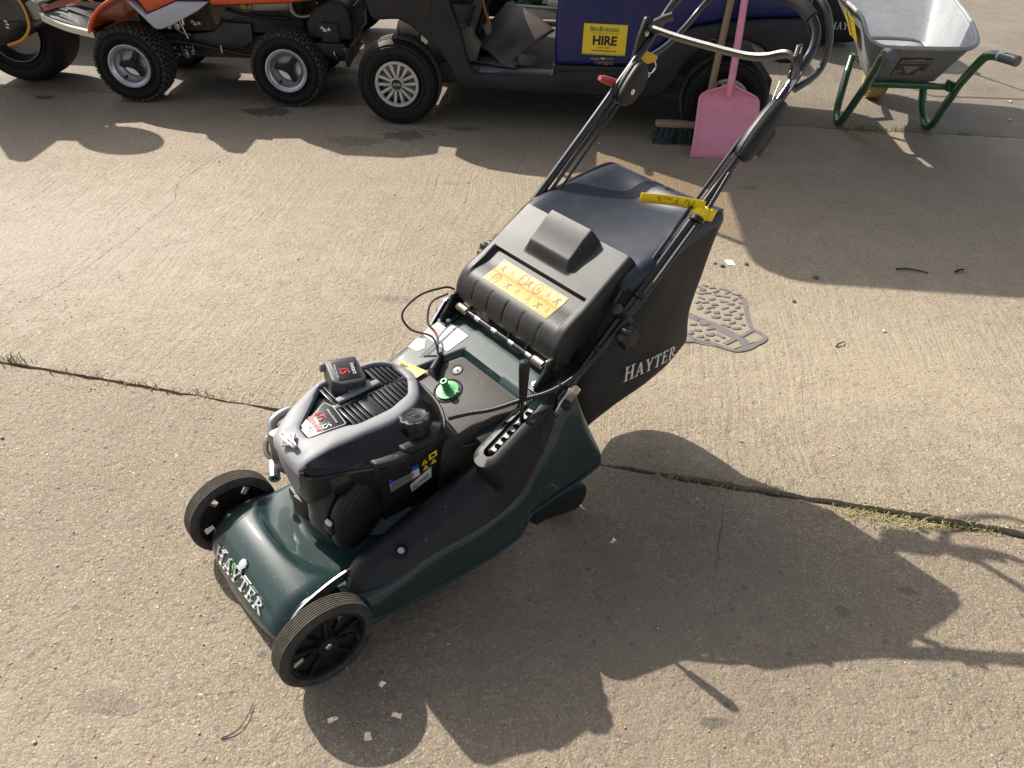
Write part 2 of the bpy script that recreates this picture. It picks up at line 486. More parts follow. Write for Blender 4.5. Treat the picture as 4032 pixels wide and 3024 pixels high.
# concrete of the yard
def concrete(name, dark, light, agg, groove, fleck, stains=(), tint=()):
    m, t, b = newmat(name); co = objco(t)
    big = nse(t, co, 1.1, 6, .6); mid = nse(t, co, 7, 6, .65); fine = nse(t, co, 160, 4, .7)
    c = mixc(t, ramp(t, mathn(t, 'ADD', mathn(t, 'MULTIPLY', big, .55), mathn(t, 'MULTIPLY', mid, .45)), [(.34, 0), (.64, 1)]), dark, light)
    c = mixc(t, ramp(t, fine, [(.3, .0), (.75, .55)]), c, tuple(x*.62 for x in dark))
    blot = nse(t, co, 75, 4, .75)
    c = mixc(t, mathn(t, 'MULTIPLY', ramp(t, blot, [(.30, 1), (.52, 0)]), .34), c, tuple(x*.55 for x in dark))
    c = mixc(t, mathn(t, 'MULTIPLY', ramp(t, blot, [(.54, 0), (.72, 1)]), .40), c, tuple(min(1, x*1.28) for x in light))
    # sand grains
    v0 = nd(t, 'ShaderNodeTexVoronoi', Scale=330.0); lk(t, co, v0.inputs['Vector'])
    s0 = nd(t, 'ShaderNodeSeparateColor'); lk(t, v0.outputs['Color'], s0.inputs[0])
    c = mixc(t, mathn(t, 'MULTIPLY', ramp(t, s0.outputs[0], [(.0, 1), (.25, 0)]), .5), c, tuple(x*.5 for x in dark))
    c = mixc(t, mathn(t, 'MULTIPLY', ramp(t, s0.outputs[1], [(.8, 0), (1, 1)]), .6), c, tuple(min(1, x*1.5) for x in light))
    # exposed stones, two sizes
    hs = []
    for scl, thr, am in ((95.0, .62, agg), (52.0, .86, agg)):
        wp = nd(t, 'ShaderNodeTexNoise', Scale=scl*.8, Detail=1.0)
        lk(t, co, wp.inputs['Vector'])
        wpv = mixc(t, .012, co, wp.outputs['Color'], 'ADD')
        v = nd(t, 'ShaderNodeTexVoronoi', Scale=scl, Randomness=1.0); lk(t, wpv, v.inputs['Vector'])
        sc = nd(t, 'ShaderNodeSeparateColor'); lk(t, v.outputs['Color'], sc.inputs[0])
        on = ramp(t, sc.outputs[0], [(thr, 0), (thr+.03, 1)])
        rad = mathn(t, 'ADD', mathn(t, 'MULTIPLY', sc.outputs[1], .28), .16)
        inside = mathn(t, 'LESS_THAN', v.outputs['Distance'], rad)
        f = mathn(t, 'MULTIPLY', mathn(t, 'MULTIPLY', on, inside), am)
        stone = ramp(t, sc.outputs[2], [(0, (.125, .12, .12)), (.25, (.19, .175, .155)), (.45, (.33, .23, .13)), (.65, (.36, .30, .22)), (.82, (.24, .13, .07)), (.93, (.5, .46, .38)), (1, (.62, .58, .5))], 'CONSTANT')
        c = mixc(t, f, c, stone)
        hs.append(f)
    # pale flecks of straw and flint
    vf = nd(t, 'ShaderNodeTexVoronoi', Scale=36.0, Randomness=1.0)
    mp = nd(t, 'ShaderNodeMapping'); mp.inputs['Scale'].default_value = (1.0, 2.2, 1.0); mp.inputs['Rotation'].default_value = (0, 0, .5)
    lk(t, co, mp.inputs[0]); lk(t, mp.outputs[0], vf.inputs['Vector'])
    sf = nd(t, 'ShaderNodeSeparateColor'); lk(t, vf.outputs['Color'], sf.inputs[0])
    ff = mathn(t, 'MULTIPLY', mathn(t, 'GREATER_THAN', sf.outputs[0], 1-fleck), mathn(t, 'LESS_THAN', vf.outputs['Distance'], mathn(t, 'ADD', mathn(t, 'MULTIPLY', sf.outputs[1], .13), .05)))
    c = mixc(t, mathn(t, 'MULTIPLY', ff, .85), c, ramp(t, sf.outputs[2], [(0, (.62, .56, .44)), (.5, (.78, .76, .70)), (1, (.5, .4, .25))]))
    sx = nd(t, 'ShaderNodeSeparateXYZ'); lk(t, co, sx.inputs[0])
    wob = mathn(t, 'MULTIPLY', mathn(t, 'SUBTRACT', nse(t, co, 13, 6, .7), .5), 3.2)
    for (px, py, rx, ry, col, amt) in stains:
        dx = mathn(t, 'DIVIDE', mathn(t, 'SUBTRACT', sx.outputs[0], px), rx)
        dy = mathn(t, 'DIVIDE', mathn(t, 'SUBTRACT', sx.outputs[1], py), ry)
        d = mathn(t, 'ADD', mathn(t, 'SQRT', mathn(t, 'ADD', mathn(t, 'MULTIPLY', dx, dx), mathn(t, 'MULTIPLY', dy, dy))), wob)
        c = mixc(t, ramp(t, d, [(.75, amt), (1.05, 0)]), c, col)
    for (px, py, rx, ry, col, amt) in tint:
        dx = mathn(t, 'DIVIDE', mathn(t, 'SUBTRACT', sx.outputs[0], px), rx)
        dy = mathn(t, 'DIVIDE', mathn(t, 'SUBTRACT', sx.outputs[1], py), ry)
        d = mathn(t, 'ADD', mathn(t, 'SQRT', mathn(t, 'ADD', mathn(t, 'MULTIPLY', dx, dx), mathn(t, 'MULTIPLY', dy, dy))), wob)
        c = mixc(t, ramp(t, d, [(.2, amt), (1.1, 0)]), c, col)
    lk(t, c, b.inputs['Base Color'])
    b.inputs['Roughness'].default_value = .70
    b.inputs['Specular IOR Level'].default_value = .32
    h = mathn(t, 'ADD', mathn(t, 'MULTIPLY', fine, 1.0), mathn(t, 'MULTIPLY', mid, 1.2))
    h = mathn(t, 'ADD', h, mathn(t, 'MULTIPLY', s0.outputs[2], .22))
    h = mathn(t, 'ADD', h, mathn(t, 'MULTIPLY', hs[0], .35))
    h = mathn(t, 'ADD', h, mathn(t, 'MULTIPLY', ff, .6))
    h = mathn(t, 'ADD', h, mathn(t, 'MULTIPLY', blot, .45))
    pit = nse(t, co, 48, 3, .6)
    h = mathn(t, 'ADD', h, mathn(t, 'MULTIPLY', ramp(t, pit, [(.3, 0), (.5, 1)]), .6))
    if groove:
        # broom strokes fan a little across the slab
        ang = mathn(t, 'ADD', sx.outputs[0], mathn(t, 'MULTIPLY', sx.outputs[1], -.10))
        ang = mathn(t, 'ADD', ang, mathn(t, 'MULTIPLY', nse(t, co, .7, 2), .35))
        cx_ = nd(t, 'ShaderNodeCombineXYZ')
        lk(t, mathn(t, 'MULTIPLY', ang, 46.0), cx_.inputs[0]); lk(t, mathn(t, 'MULTIPLY', sx.outputs[1], 1.5), cx_.inputs[1])
        st_ = nse(t, cx_.outputs[0], 1.0, 5, .6)
        brk = ramp(t, nse(t, co, 2.1, 5, .65), [(.40, .12), (.62, 1)])
        g = mathn(t, 'MULTIPLY', mathn(t, 'MULTIPLY', ramp(t, st_, [(.36, 0), (.60, 1)]), brk), groove*2.1)
        h = mathn(t, 'ADD', h, g)
    bump(t, b, h, 1.0, .0034)
    return m
OIL = (.055, .048, .042)
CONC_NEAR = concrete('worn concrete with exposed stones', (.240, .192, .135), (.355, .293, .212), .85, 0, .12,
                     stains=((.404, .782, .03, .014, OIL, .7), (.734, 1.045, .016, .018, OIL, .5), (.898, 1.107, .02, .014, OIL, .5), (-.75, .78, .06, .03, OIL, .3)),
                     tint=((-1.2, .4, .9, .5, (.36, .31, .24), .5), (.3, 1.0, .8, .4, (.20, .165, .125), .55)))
CONC_MID = concrete('broom finished concrete', (.285, .230, .162), (.395, .330, .242), .50, .30, .13,
                    stains=((-1.372, 4.198, .13, .09, OIL, .75), (-.577, 3.902, .13, .08, OIL, .6), (-.823, 3.79, .15, .08, OIL, .35), (-.30, 4.02, .09, .04, OIL, .55), (-2.642, 4.313, .06, .035, OIL, .8), (-.42, 2.29, .08, .03, (.16, .13, .1), .5), (1.05, 3.35, .05, .03, OIL, .35), (-.30, 3.3, .05, .03, (.18, .12, .08), .4)),
                    tint=((.45, 3.3, .40, .45, (.34, .245, .16), .35), (1.2, 2.0, .9, .6, (.42, .35, .25), .5), (-1.8, 2.6, 1.4, .8, (.42, .375, .30), .5)))
CONC_FAR = concrete('dark stained concrete', (.165, .135, .102), (.30, .258, .198), .45, .25, .05)
# ------------------------------------------------------------------ ground: three concrete slabs over a base sheet
random.seed(7)
def fbm(x, y, s, o=3):
    return mnoise.fractal(V(x*s, y*s, 3.7), 1.0, 2.0, o)
def seam_near(x): return 1.858+(x+1.545)*-.2057
def seam_far(x): return 4.492-(x+2.99)*.0567
def jag(x, k): return .010*mnoise.noise(V(x*3, k, 0))+.007*mnoise.noise(V(x*14, k, 5))+.004*mnoise.noise(V(x*45, k, 9))
def lift(x, y):
    d = y-seam_near(x)
    return .015*sstep(.15, 1.0, x)*(1-sstep(0, .75, d))

base = MB().grid(lambda u, v: V(lerp(-250, 250, u), lerp(-250, 250, v), -.035), 3, 3).obj('ground', DIRT, smooth=0, fix=False)
base['kind'] = 'structure'
def slab(name, y0, y1, m, nx, ny, x0=-9, x1=9, zf=None, k0=0, k1=0, e0=0, e1=0):
    mb = MB()
    def P(u, v):
        # finer columns inside the view
        x = lerp(x0, x1, u)
        a, b_ = y0(x), y1(x)
        if e0: a += jag(x, k0)
        if e1: b_ += jag(x, k1)
        y = lerp(a, b_, v)
        z = .0012*fbm(x, y, 2.3)+(zf(x, y) if zf else 0)
        ed = 1e9
        if e0: ed = min(ed, y-a)
        if e1: ed = min(ed, b_-y)
        z -= .006*(1-sstep(0, .02, ed))*(.4+.6*(.5+.5*mnoise.noise(V(x*22, y*5, 2))))
        return V(x, y, z)
    def vv(j, n):
        # put extra rows next to the jagged edges
        t = j/(n-1)
        return t
    rows = []
    span = 2.0
    vs = []
    vals = [0, .004, .009] + [i/ny for i in range(1, ny)] + [.991, .996, 1]
    for v in vals: rows.append([P(i/(nx-1), v) for i in range(nx)])
    for r_ in rows: vs += r_
    n = nx
    fs = [(j*n+i, j*n+i+1, (j+1)*n+i+1, (j+1)*n+i) for j in range(len(rows)-1) for i in range(n-1)]
    mb.add(vs, fs)
    for r_, e in ((rows[0], e0), (rows[-1], e1)):
        if e:
            lo = [p-V(0, 0, .05) for p in r_]
            mb.add(r_+lo, [(i, i+1, n+i+1, n+i) for i in range(n-1)])
    o = mb.obj(name, m, smooth=30, fix=False)
    o['kind'] = 'structure'
    return o
GAP = .006
slab('yard_slab', lambda x: -7.0, lambda x: seam_near(x)-GAP, CONC_NEAR, 620, 24, x0=-6, x1=7, k1=1, e1=1)
slab('yard_slab', lambda x: seam_near(x)+GAP, lambda x: seam_far(x)-GAP, CONC_MID, 620, 30, x0=-6, x1=7, zf=lift, k0=2, e0=1, k1=3, e1=1)
slab('yard_slab', lambda x: seam_far(x)+GAP*.6, lambda x: 16.0, CONC_FAR, 300, 24, x0=-14, x1=18, k0=4, e0=1)
far = MB().grid(lambda u, v: V(lerp(-250, 250, u), lerp(16.002, 250, v), -.004), 3, 3).obj('yard_slab', CONC_FAR, smooth=0, fix=False)
far['kind'] = 'structure'
for nm, (a, b_, c_, d_) in {'l': (-250, -6.002, -250, 16.0), 'r': (7.002, 250, -250, 16.0)}.items():
    q = MB().grid(lambda u, v: V(lerp(a, b_, u), lerp(c_, d_, v), -.006), 2, 2).obj('yard_slab', CONC_MID, smooth=0, fix=False)
    q['kind'] = 'structure'

# hairline cracks across the slabs
def crack(pts, wd, seed):
    P = []
    for p in catmull([V(a, b, 0) for a, b in pts], 9):
        P.append(V(p.x+.006*mnoise.noise(V(p.x*30, p.y*30, seed))+.003*mnoise.noise(V(p.x*110, p.y*110, seed)), p.y+.004*mnoise.noise(V(p.x*40, p.y*40, seed+5)), 0))
    mb = MB(); vs = []
    for i, p in enumerate(P):
        t = (P[min(i+1, len(P)-1)]-P[max(i-1, 0)]).normalized(); n_ = V(-t.y, t.x, 0)
        w_ = wd*(.35+.9*abs(mnoise.noise(V(i*.31, seed, 1))))*min(1, i/6, (len(P)-1-i)/6)
        z = (lift(p.x, p.y) if p.y > seam_near(p.x) else 0)+.0012*fbm(p.x, p.y, 2.3)+.0016
        vs += [p+n_*w_+V(0, 0, z), p-n_*w_+V(0, 0, z)]
    mb.add(vs, [(2*i, 2*i+1, 2*i+3, 2*i+2) for i in range(len(P)-1)])
    o = mb.obj('slab_crack', DIRT, smooth=0, fix=False); o['kind'] = 'structure'
crack([(-1.636, 2.112), (-1.618, 2.229), (-1.581, 2.334), (-1.544, 2.469), (-1.521, 2.596), (-1.498, 2.678), (-1.481, 2.802), (-1.456, 2.986), (-1.453, 3.041), (-1.491, 3.162), (-1.489, 3.281), (-1.455, 3.437), (-1.409, 3.576), (-1.378, 3.679)], .0011, 3)
crack([(.532, 1.413), (.53, 1.334), (.506, 1.243), (.485, 1.169), (.458, 1.09)], .0009, 8)

# loose grit, straw and crumbs lying on the slabs
def scatter(name, m, count, maker, area, seed, dens=None):
    rnd = random.Random(seed); mb = MB(); k = 0; tries = 0
    while k < count and tries < count*20:
        tries += 1
        x = rnd.uniform(area[0], area[1]); y = rnd.uniform(area[2], area[3])
        if dens and rnd.random() > dens(x, y): continue
        z = lift(x, y) if y > seam_near(x) else 0.0
        if abs(y-seam_near(x)) < .02: z = -.02
        maker(mb, V(x, y, z+.0005), rnd); k += 1
    return mb.obj(name, m, smooth=0, kind='stuff')
def mk_chip(mb, p, rnd):
    a = rnd.uniform(0, 6.283); l = rnd.uniform(.0014, .0042); w_ = rnd.uniform(.0004, .0009); h = rnd.uniform(.0004, .0009)
    mb.box(p+V(0, 0, h), (l*2, w_*2, h*1.3), rot=(rnd.uniform(-.25, .25), rnd.uniform(-.3, .3), a))
def mk_grit(mb, p, rnd):
    s = rnd.uniform(.0010, .0030)
    if rnd.random() < .03: s *= 2
    vs = [p+V(rnd.uniform(.6, 1.2)*s*math.cos(a), rnd.uniform(.6, 1.2)*s*math.sin(a), z*s) for z in (0.0, .9) for a in (0, 1.4, 2.9, 4.4)]
    mb.add(vs, [(0, 1, 5, 4), (1, 2, 6, 5), (2, 3, 7, 6), (3, 0, 4, 7), (4, 5, 6, 7)])
def mk_fleck(mb, p, rnd):
    s = rnd.uniform(.0007, .0019)
    vs = [p+V(rnd.uniform(.5, 1.3)*s*math.cos(a), rnd.uniform(.5, 1.3)*s*math.sin(a), z*s) for z in (0.0, .5) for a in (0, 1.4, 2.9, 4.4)]
    mb.add(vs, [(0, 1, 5, 4), (1, 2, 6, 5), (2, 3, 7, 6), (3, 0, 4, 7), (4, 5, 6, 7)])
scatter('straw_chips', STRAW, 2600, mk_chip, (-2.6, 2.6, .25, 4.2), 3, lambda x, y: .35+.65*sstep(1.0, -1.0, x))
scatter('grit', mk('pale grit', (.38, .33, .26), .8, var=.5), 2200, mk_grit, (-2.4, 2.4, .25, 3.8), 4)
scatter('flint_flecks', mk('white flint', (.72, .70, .66), .35), 900, mk_fleck, (-2.6, 1.4, .25, 3.4), 6, lambda x, y: .2+.8*sstep(.6, -1.2, x))

# grass and dry clippings growing in the joints
def blades(name, m, spots, seed, lie=False):
    rnd = random.Random(seed); mb = MB()
    for (x, y, rx, ry, n, h) in spots:
        for i in range(n):
            px, py = rnd.gauss(x, rx), rnd.gauss(y, ry)
            a = rnd.uniform(0, 6.283); hh = h*rnd.uniform(.35, 1.2); w_ = rnd.uniform(.0008, .0018)
            dx, dy = math.cos(a), math.sin(a)
            if lie: up, out_ = hh*rnd.uniform(.02, .25), hh
            else: up, out_ = hh, hh*rnd.uniform(.15, .9)
            z0 = (lift(px, py) if py > seam_near(px) else 0)-.004
            p0 = V(px, py, z0); p1 = p0+V(dx*out_*.45, dy*out_*.45, up*.65+.006); p2 = p0+V(dx*out_, dy*out_, up+.006)
            s_ = V(-dy, dx, 0)*w_
            mb.add([p0-s_, p0+s_, p1+s_*.8, p1-s_*.8, p2], [(0, 1, 2, 3), (3, 2, 4)])
    return mb.obj(name, m, smooth=0, kind='stuff', fix=False)
G = []
for t_ in [(-2.06, 4.42, .03, .01, 46, .04), (-1.92, 4.415, .12, .012, 40, .018), (-1.42, 4.39, .09, .012, 46, .02), (-1.05, 4.37, .05, .01, 24, .014),
           (1.86, 4.19, .045, .018, 70, .042), (1.94, 4.18, .035, .015, 46, .036), (2.07, 4.20, .04, .015, 60, .022), (2.17, 4.19, .10, .01, 26, .012), (2.40, 4.18, .03, .012, 40, .014), (1.33, 4.20, .05, .015, 34, .018), (1.2, 4.22, .2, .01, 40, .008)]: G.append(t_)
blades('grass', GRASSM, G, 11)
D = [(x, seam_near(x), .05, .006, 16, .012) for x in (-1.54, -1.3, -1.1, -.95)] + [(-1.52, 1.86, .02, .015, 30, .022)]
blades('grass', GRASSM, D, 12)
blades('dry_clippings', GRASSD, [(.86, seam_near(.86)-.025, .05, .010, 130, .020), (.96, seam_near(.96)-.022, .06, .010, 130, .020), (1.1, seam_near(1.1)-.012, .1, .01, 160, .02), (.45, seam_near(.45), .1, .006, 60, .016), (.6, seam_near(.6), .12, .006, 60, .016), (-1.0, seam_near(-1.0)-.01, .35, .015, 120, .016)], 13, lie=True)

# scraps lying about
def twig(name, pts, r, label, cat='twig'):
    o = MB().tube([V(*p) for p in pts], [r, r*.6], 6, 5).obj(name, TWIG)
    return tag(o, label, cat)
twig('twig', [(1.442, 2.615, .004), (1.48, 2.615, .007), (1.52, 2.606, .006), (1.554, 2.591, .004)], .004, 'long dark twig lying in the cart roof shadow on the right')
twig('twig', [(1.664, 2.605, .006), (1.685, 2.618, .008), (1.704, 2.625, .006)], .005, 'short pale-ended stub of twig in the shadow, right of the long one')
twig('twig', [(1.045, 2.075, .003), (1.058, 2.088, .007), (1.068, 2.092, .008), (1.082, 2.106, .004)], .0028, 'curled bit of bark on sunlit concrete right of the grass bag')
twig('twig', [(-.515, .72, .002), (-.49, .733, .004), (-.478, .76, .006), (-.474, .79, .003)], .0012, 'thin bent stalk on concrete left of the near front wheel')
pp = MB().box((.814, 2.625, .004), (.034, .036, .0008), rot=(.12, .1, .25)).obj('paper_scrap', PAPER)
tag(pp, 'small square scrap of white paper on concrete behind the grass bag', 'paper')
def pebble(x, y, s, label, m=None, seed=0):
    rnd = random.Random(seed); mb = MB()
    prof = [(0.02, 0), (.8, .15), (1, .45), (.75, .8), (.02, .95)]
    rings = [[V(x, y, 0)+V(math.cos(2*math.pi*j/9)*r*s*rnd.uniform(.8, 1.2), math.sin(2*math.pi*j/9)*r*s*rnd.uniform(.8, 1.2), h*s*1.1) for j in range(9)] for r, h in prof]
    mb.loft(rings)
    return tag(mb.obj('pebble', m or CREAM, smooth=50), label, 'pebble')
BRN = mk('clod of earth', (.15, .115, .08), .9, grain=1, gscale=200)
pebble(.779, 2.598, .010, 'brown clod of earth touching the left of the paper scrap', BRN, 1)
pebble(.755, 2.618, .007, 'small brown crumb farther left of the paper scrap', BRN, 2)
pebble(.874, 2.619, .009, 'brown clod of earth on the right of the paper scrap', BRN, 3)
pebble(1.112, 2.531, .010, 'brown clod at the edge of the big shadow', BRN, 4)
pebble(.983, 2.353, .008, 'small dark clod right of the worn mat', BRN, 5)
pebble(1.238, 2.177, .007, 'pale stone alone on the sunlit concrete at the right', CREAM, 6)
pebble(2.779, 4.442, .012, 'pale stone beyond the right handle of the wheelbarrow', CREAM, 7)
pebble(2.958, 4.792, .010, 'pale stone behind the wheelbarrow, the farther of two', CREAM, 8)
pebble(.707, 1.602, .008, 'dark crumb lying beside the slab joint in front of the bag', BRN, 9)
# ------------------------------------------------------------------ the lawn mower (x forward, y to its left, z up)
MW = Matrix.Translation((-.5228, .997, 0)) @ Matrix.Rotation(R(-139.5), 4, 'Z')
mow = thing('lawn_mower', 'dark green petrol lawn mower with black grass bag standing on the concrete', 'lawn mower', MW)
random.seed(3)

# deck ---------------------------------------------------------------
DX0, DY = -.31, -.03
def deck_ynear(x): return lerp(.150, .200, sstep(-.36, -.52, x))
DPROF = catmull([(.028, 0), (.0262, .035), (.0195, .075), (.0045, .112), (-.017, .137), (-.046, .1515), (-.085, .1555), (-.14, .152), (-.20, .150), (-.28, .168), (-.36, .250), (-.42, .322), (-.47, .357), (-.55, .386), (-.63, .413), (-.668, .425)], 7)
DPROF = [Vector(p) for p in DPROF]
PLO = [(-.30, -.124), (-.49, -.096), (-.565, -.063), (-.585, -.054), (-.587, .2), (-.30, .2)]
def inside_plate(x, y):
    c = False
    for i in range(len(PLO)):
        (x1, y1), (x2, y2) = PLO[i-1], PLO[i]
        if (y1 > y) != (y2 > y) and x < (x2-x1)*(y-y1)/(y2-y1)+x1: c = not c
    return c
def plate_dist(x, y):
    d = 9.0
    for i in range(len(PLO)):
        a, b_ = Vector(PLO[i-1]), Vector(PLO[i]); e = b_-a
        t = max(0, min(1, (Vector((x, y))-a).dot(e)/e.dot(e)))
        d = min(d, (a+e*t-Vector((x, y))).length)
    return -d if inside_plate(x, y) else d
def deck_point(y, s):
    """Point of the deck skin: y across, s index along the profile (0 lip .. 1 hinge)."""
    f = s*(len(DPROF)-1); i = min(int(f), len(DPROF)-2)
    p = DPROF[i].lerp(DPROF[i+1], f-i)
    zb = interp([-.19, -.09, .07, .15], [.040, .030, .066, .085], y)
    z = p.y
    if p.x > -.02 and z < .112: z = lerp(zb, .112, z/.112)
    r = math.hypot(p.x-DX0, (y-DY)*1.06)
    z -= .013*sstep(.262, .222, r)*sstep(-.06, -.09, p.x)*(1-sstep(-.3, -.4, p.x))
    if -.62 < p.x < -.34:
        sd = plate_dist(p.x, y); z = lerp(z, min(z, .357+.33*(-.496-p.x)-.016), sstep(.007, -.005, sd))
    if -.47 < p.x < -.22 and y > .02: z = min(z, lerp(z, .158, sstep(.02, .05, y)))
    a_ = (y+.02)/.17
    x = p.x-(.014*abs(a_)**3*max(0, 1-p.y/.115) if p.x > -.03 else 0)
    z -= .009*((y-.0)/.17)**2*sstep(-.20, -.10, p.x)*sstep(.02, .12, z)
    return V(x, y, z)
mb = MB()
ycols = [(-.190, None), (-.190, .045), (-.189, .022), (-.184, .009), (-.174, .002), (-.160, 0)]
ys = [(-.160+.28*i/60, 0) for i in range(1, 60)]
ycols += ys + [(.126, .0015), (.138, .006), (.147, .016), (.150, .034), (.150, None)]
NS = 180
rows = []
for k in range(NS):
    s = k/(NS-1); row = []
    for (y, d) in ycols:
        yy = y
        x_ = deck_point(y, s).x
        if y > 0: yy = y*deck_ynear(x_)/.150
        q = deck_point(min(max(y, -.19), .15), s)
        zlow = max(.035, q.z-.14)
        z = zlow if d is None else max(zlow, q.z-d)
        xx = q.x
        if d is not None and d > 0 and q.x > -.03: xx -= d*.5
        row.append(V(xx, yy, z))
    rows.append(row)
n = len(ycols)
mb.add([p for r_ in rows for p in r_], [(j*n+i, j*n+i+1, (j+1)*n+i+1, (j+1)*n+i) for j in range(NS-1) for i in range(n-1)])
deck = mb.obj('deck', GREEN, mow, smooth=50)
# raised round pan under the engine
MB().lathe([(.172, .128), (.172, .150), (.1715, .166), (.168, .172), (.160, .173), (.155, .166), (.150, .163), (.12, .19), (.10, .20)], (-.315, -.032, 0), 'z', 64).obj('engine_pan', GREEN, mow)

# HAYTER on the front lip, and its little emblem
def on_front(u, v, d):
    # u across (image left to right = -y to +y), v up the lip
    y = -.136+u*1.04
    s0 = .112+v*1.60+u*.13
    p = deck_point(y, s0); a = deck_point(y, s0+.004); b_ = deck_point(y+.002, s0)
    nrm = (b_-p).cross(a-p).normalized()
    if nrm.x < 0: nrm.negate()
    return p+nrm*(d+.0012)
mb = MB(); serif(mb, 'HAYTER', on_front, .042, .06, .0024, 1.05)
badge = mb.obj('lettering', ALULET, deck, smooth=30)
mb = MB()
mb.prism([(.085, .047), (.112, .047), (.108, .054), (.115, .066), (.113, .076), (.104, .081), (.096, .077), (.092, .066), (.093, .054)], 0, .0035, on_front, bev=.0006)
mb.obj('emblem', ALULET, deck, smooth=30)
MB().prism([(.076, .046), (.082, .043), (.084, .047), (.078, .049)], 0, .003, on_front).prism([(.080, .036), (.084, .032), (.088, .030), (.083, .040), (.079, .046), (.077, .044)], .0034, .0048, on_front).obj('leaf_mark', mk('bright green enamel', (.10, .55, .06), .35), deck)
MB().prism([(.081, .041), (.116, .041), (.112, .046), (.085, .046)], 0, .0025, on_front).obj('emblem_base', BLACKP, deck)

# near side skirt ----------------------------------------------------
secs = [(-.118, [(.14, .150), (.165, .150), (.190, .135), (.2, .11), (.2, .09)]),
 (-.145, [(.14, .150), (.176, .152), (.204, .143), (.217, .12), (.218, .085)]),
 (-.175, [(.14, .150), (.184, .158), (.214, .150), (.226, .125), (.225, .080)]),
 (-.23, [(.14, .150), (.192, .168), (.220, .166), (.233, .14), (.227, .074)]),
 (-.30, [(.14, .16), (.20, .187), (.227, .186), (.237, .15), (.229, .069)]),
 (-.41, [(.14, .18), (.21, .196), (.239, .191), (.245, .15), (.231, .066)]),
 (-.50, [(.14, .2), (.21, .212), (.233, .207), (.243, .16), (.231, .071)]),
 (-.535, [(.15, .25), (.21, .25), (.232, .235), (.242, .18), (.231, .085)]),
 (-.555, [(.16, .30), (.21, .30), (.233, .283), (.243, .22), (.233, .128)]),
 (-.585, [(.17, .345), (.205, .35), (.228, .33), (.245, .25), (.235, .136)]),
 (-.62, [(.18, .372), (.203, .378), (.224, .366), (.244, .27), (.237, .145)]),
 (-.655, [(.19, .405), (.203, .412), (.218, .404), (.238, .29), (.240, .153)]),
 (-.675, [(.195, .405), (.207, .414), (.219, .404), (.239, .29), (.242, .157)]),
 (-.69, [(.205, .365), (.217, .368), (.228, .355), (.242, .28), (.244, .163)]),
 (-.72, [(.215, .29), (.226, .292), (.233, .285), (.246, .245), (.247, .174)]),
 (-.748, [(.226, .226), (.233, .228), (.24, .222), (.248, .205), (.249, .186)])]
xs_ = [a for a, _ in secs]
cols = []
for j in range(5):
    c_ = catmull([(a, p[j][0], p[j][1]) for a, p in secs], 4)
    cols.append(c_)
mb = MB(); rings = []
for i in range(len(cols[0])):
    pr = resample(catmull([cols[j][i] for j in range(5)], 5), 15)
    rings.append(pr)
mb.loft(rings, closed=False, cap=False)
mb.obj('side_skirt', GREEN, mow, smooth=60, solid=.004)
# rolled edge along the bottom of the skirt
MB().tube([r_[-1] for r_ in rings], .004, 8).obj('skirt_edge', GREEN, mow)

# black side cover ---------------------------------------------------
secs = [(-.128, [(.170, .152), (.176, .160), (.183, .161), (.190, .152)]),
 (-.145, [(.150, .152), (.160, .178), (.180, .180), (.200, .154)]),
 (-.17, [(.138, .152), (.152, .196), (.184, .198), (.212, .160)]),
 (-.21, [(.130, .152), (.152, .212), (.194, .208), (.225, .168)]),
 (-.26, [(.125, .155), (.158, .232), (.206, .222), (.233, .184)]),
 (-.33, [(.115, .158), (.162, .258), (.213, .240), (.240, .195)]),
 (-.40, [(.10, .168), (.164, .277), (.217, .255), (.245, .199)]),
 (-.46, [(.085, .19), (.160, .295), (.215, .275), (.243, .204)]),
 (-.52, [(.065, .25), (.152, .322), (.215, .30), (.237, .222)]),
 (-.56, [(.08, .335), (.150, .357), (.215, .335), (.238, .285)]),
 (-.595, [(.12, .375), (.16, .385), (.210, .375), (.236, .345)]),
 (-.615, [(.14, .392), (.165, .396), (.205, .392), (.228, .385)])]
cols = [catmull([(a, p[j][0], p[j][1]) for a, p in secs], 5) for j in range(4)]
rings = [resample(catmull([cols[j][i] for j in range(4)], 6), 19) for i in range(len(cols[0]))]
mb = MB(); mb.loft(rings, closed=False, cap=False)
cover = mb.obj('side_cover', BLACKP, mow, smooth=60)
def bolt(c, nrm, r, parent, m=STEEL, h=.004, name='bolt'):
    z = Vector(nrm).normalized(); M = frame3(c, z.orthogonal(), z.cross(z.orthogonal())).to_3x3()
    mb = MB(); mb.lathe([(r*1.5, 0), (r*1.5, h*.3), (r*1.45, h*.35)], c, n=16, M=M)
    mb.lathe([(r, h*.35), (r, h*.9), (r*.8, h)], c, n=6, M=M)
    return mb.obj(name, m, parent)
# bolt in its pocket near the front of the cover
c0 = V(-.236, .213, .2235)
nv = V(.1, .45, 1).normalized()
M_ = frame3(c0, nv.orthogonal(), nv.cross(nv.orthogonal())).to_3x3()
MB().lathe([(.016, -.008), (.016, .001), (.0135, .0018), (.0125, 0), (.0120, -.006)], c0, n=24, M=M_).obj('bolt_pocket', BLACKP, cover)
bolt(c0-nv*.004, nv, .0045, cover)
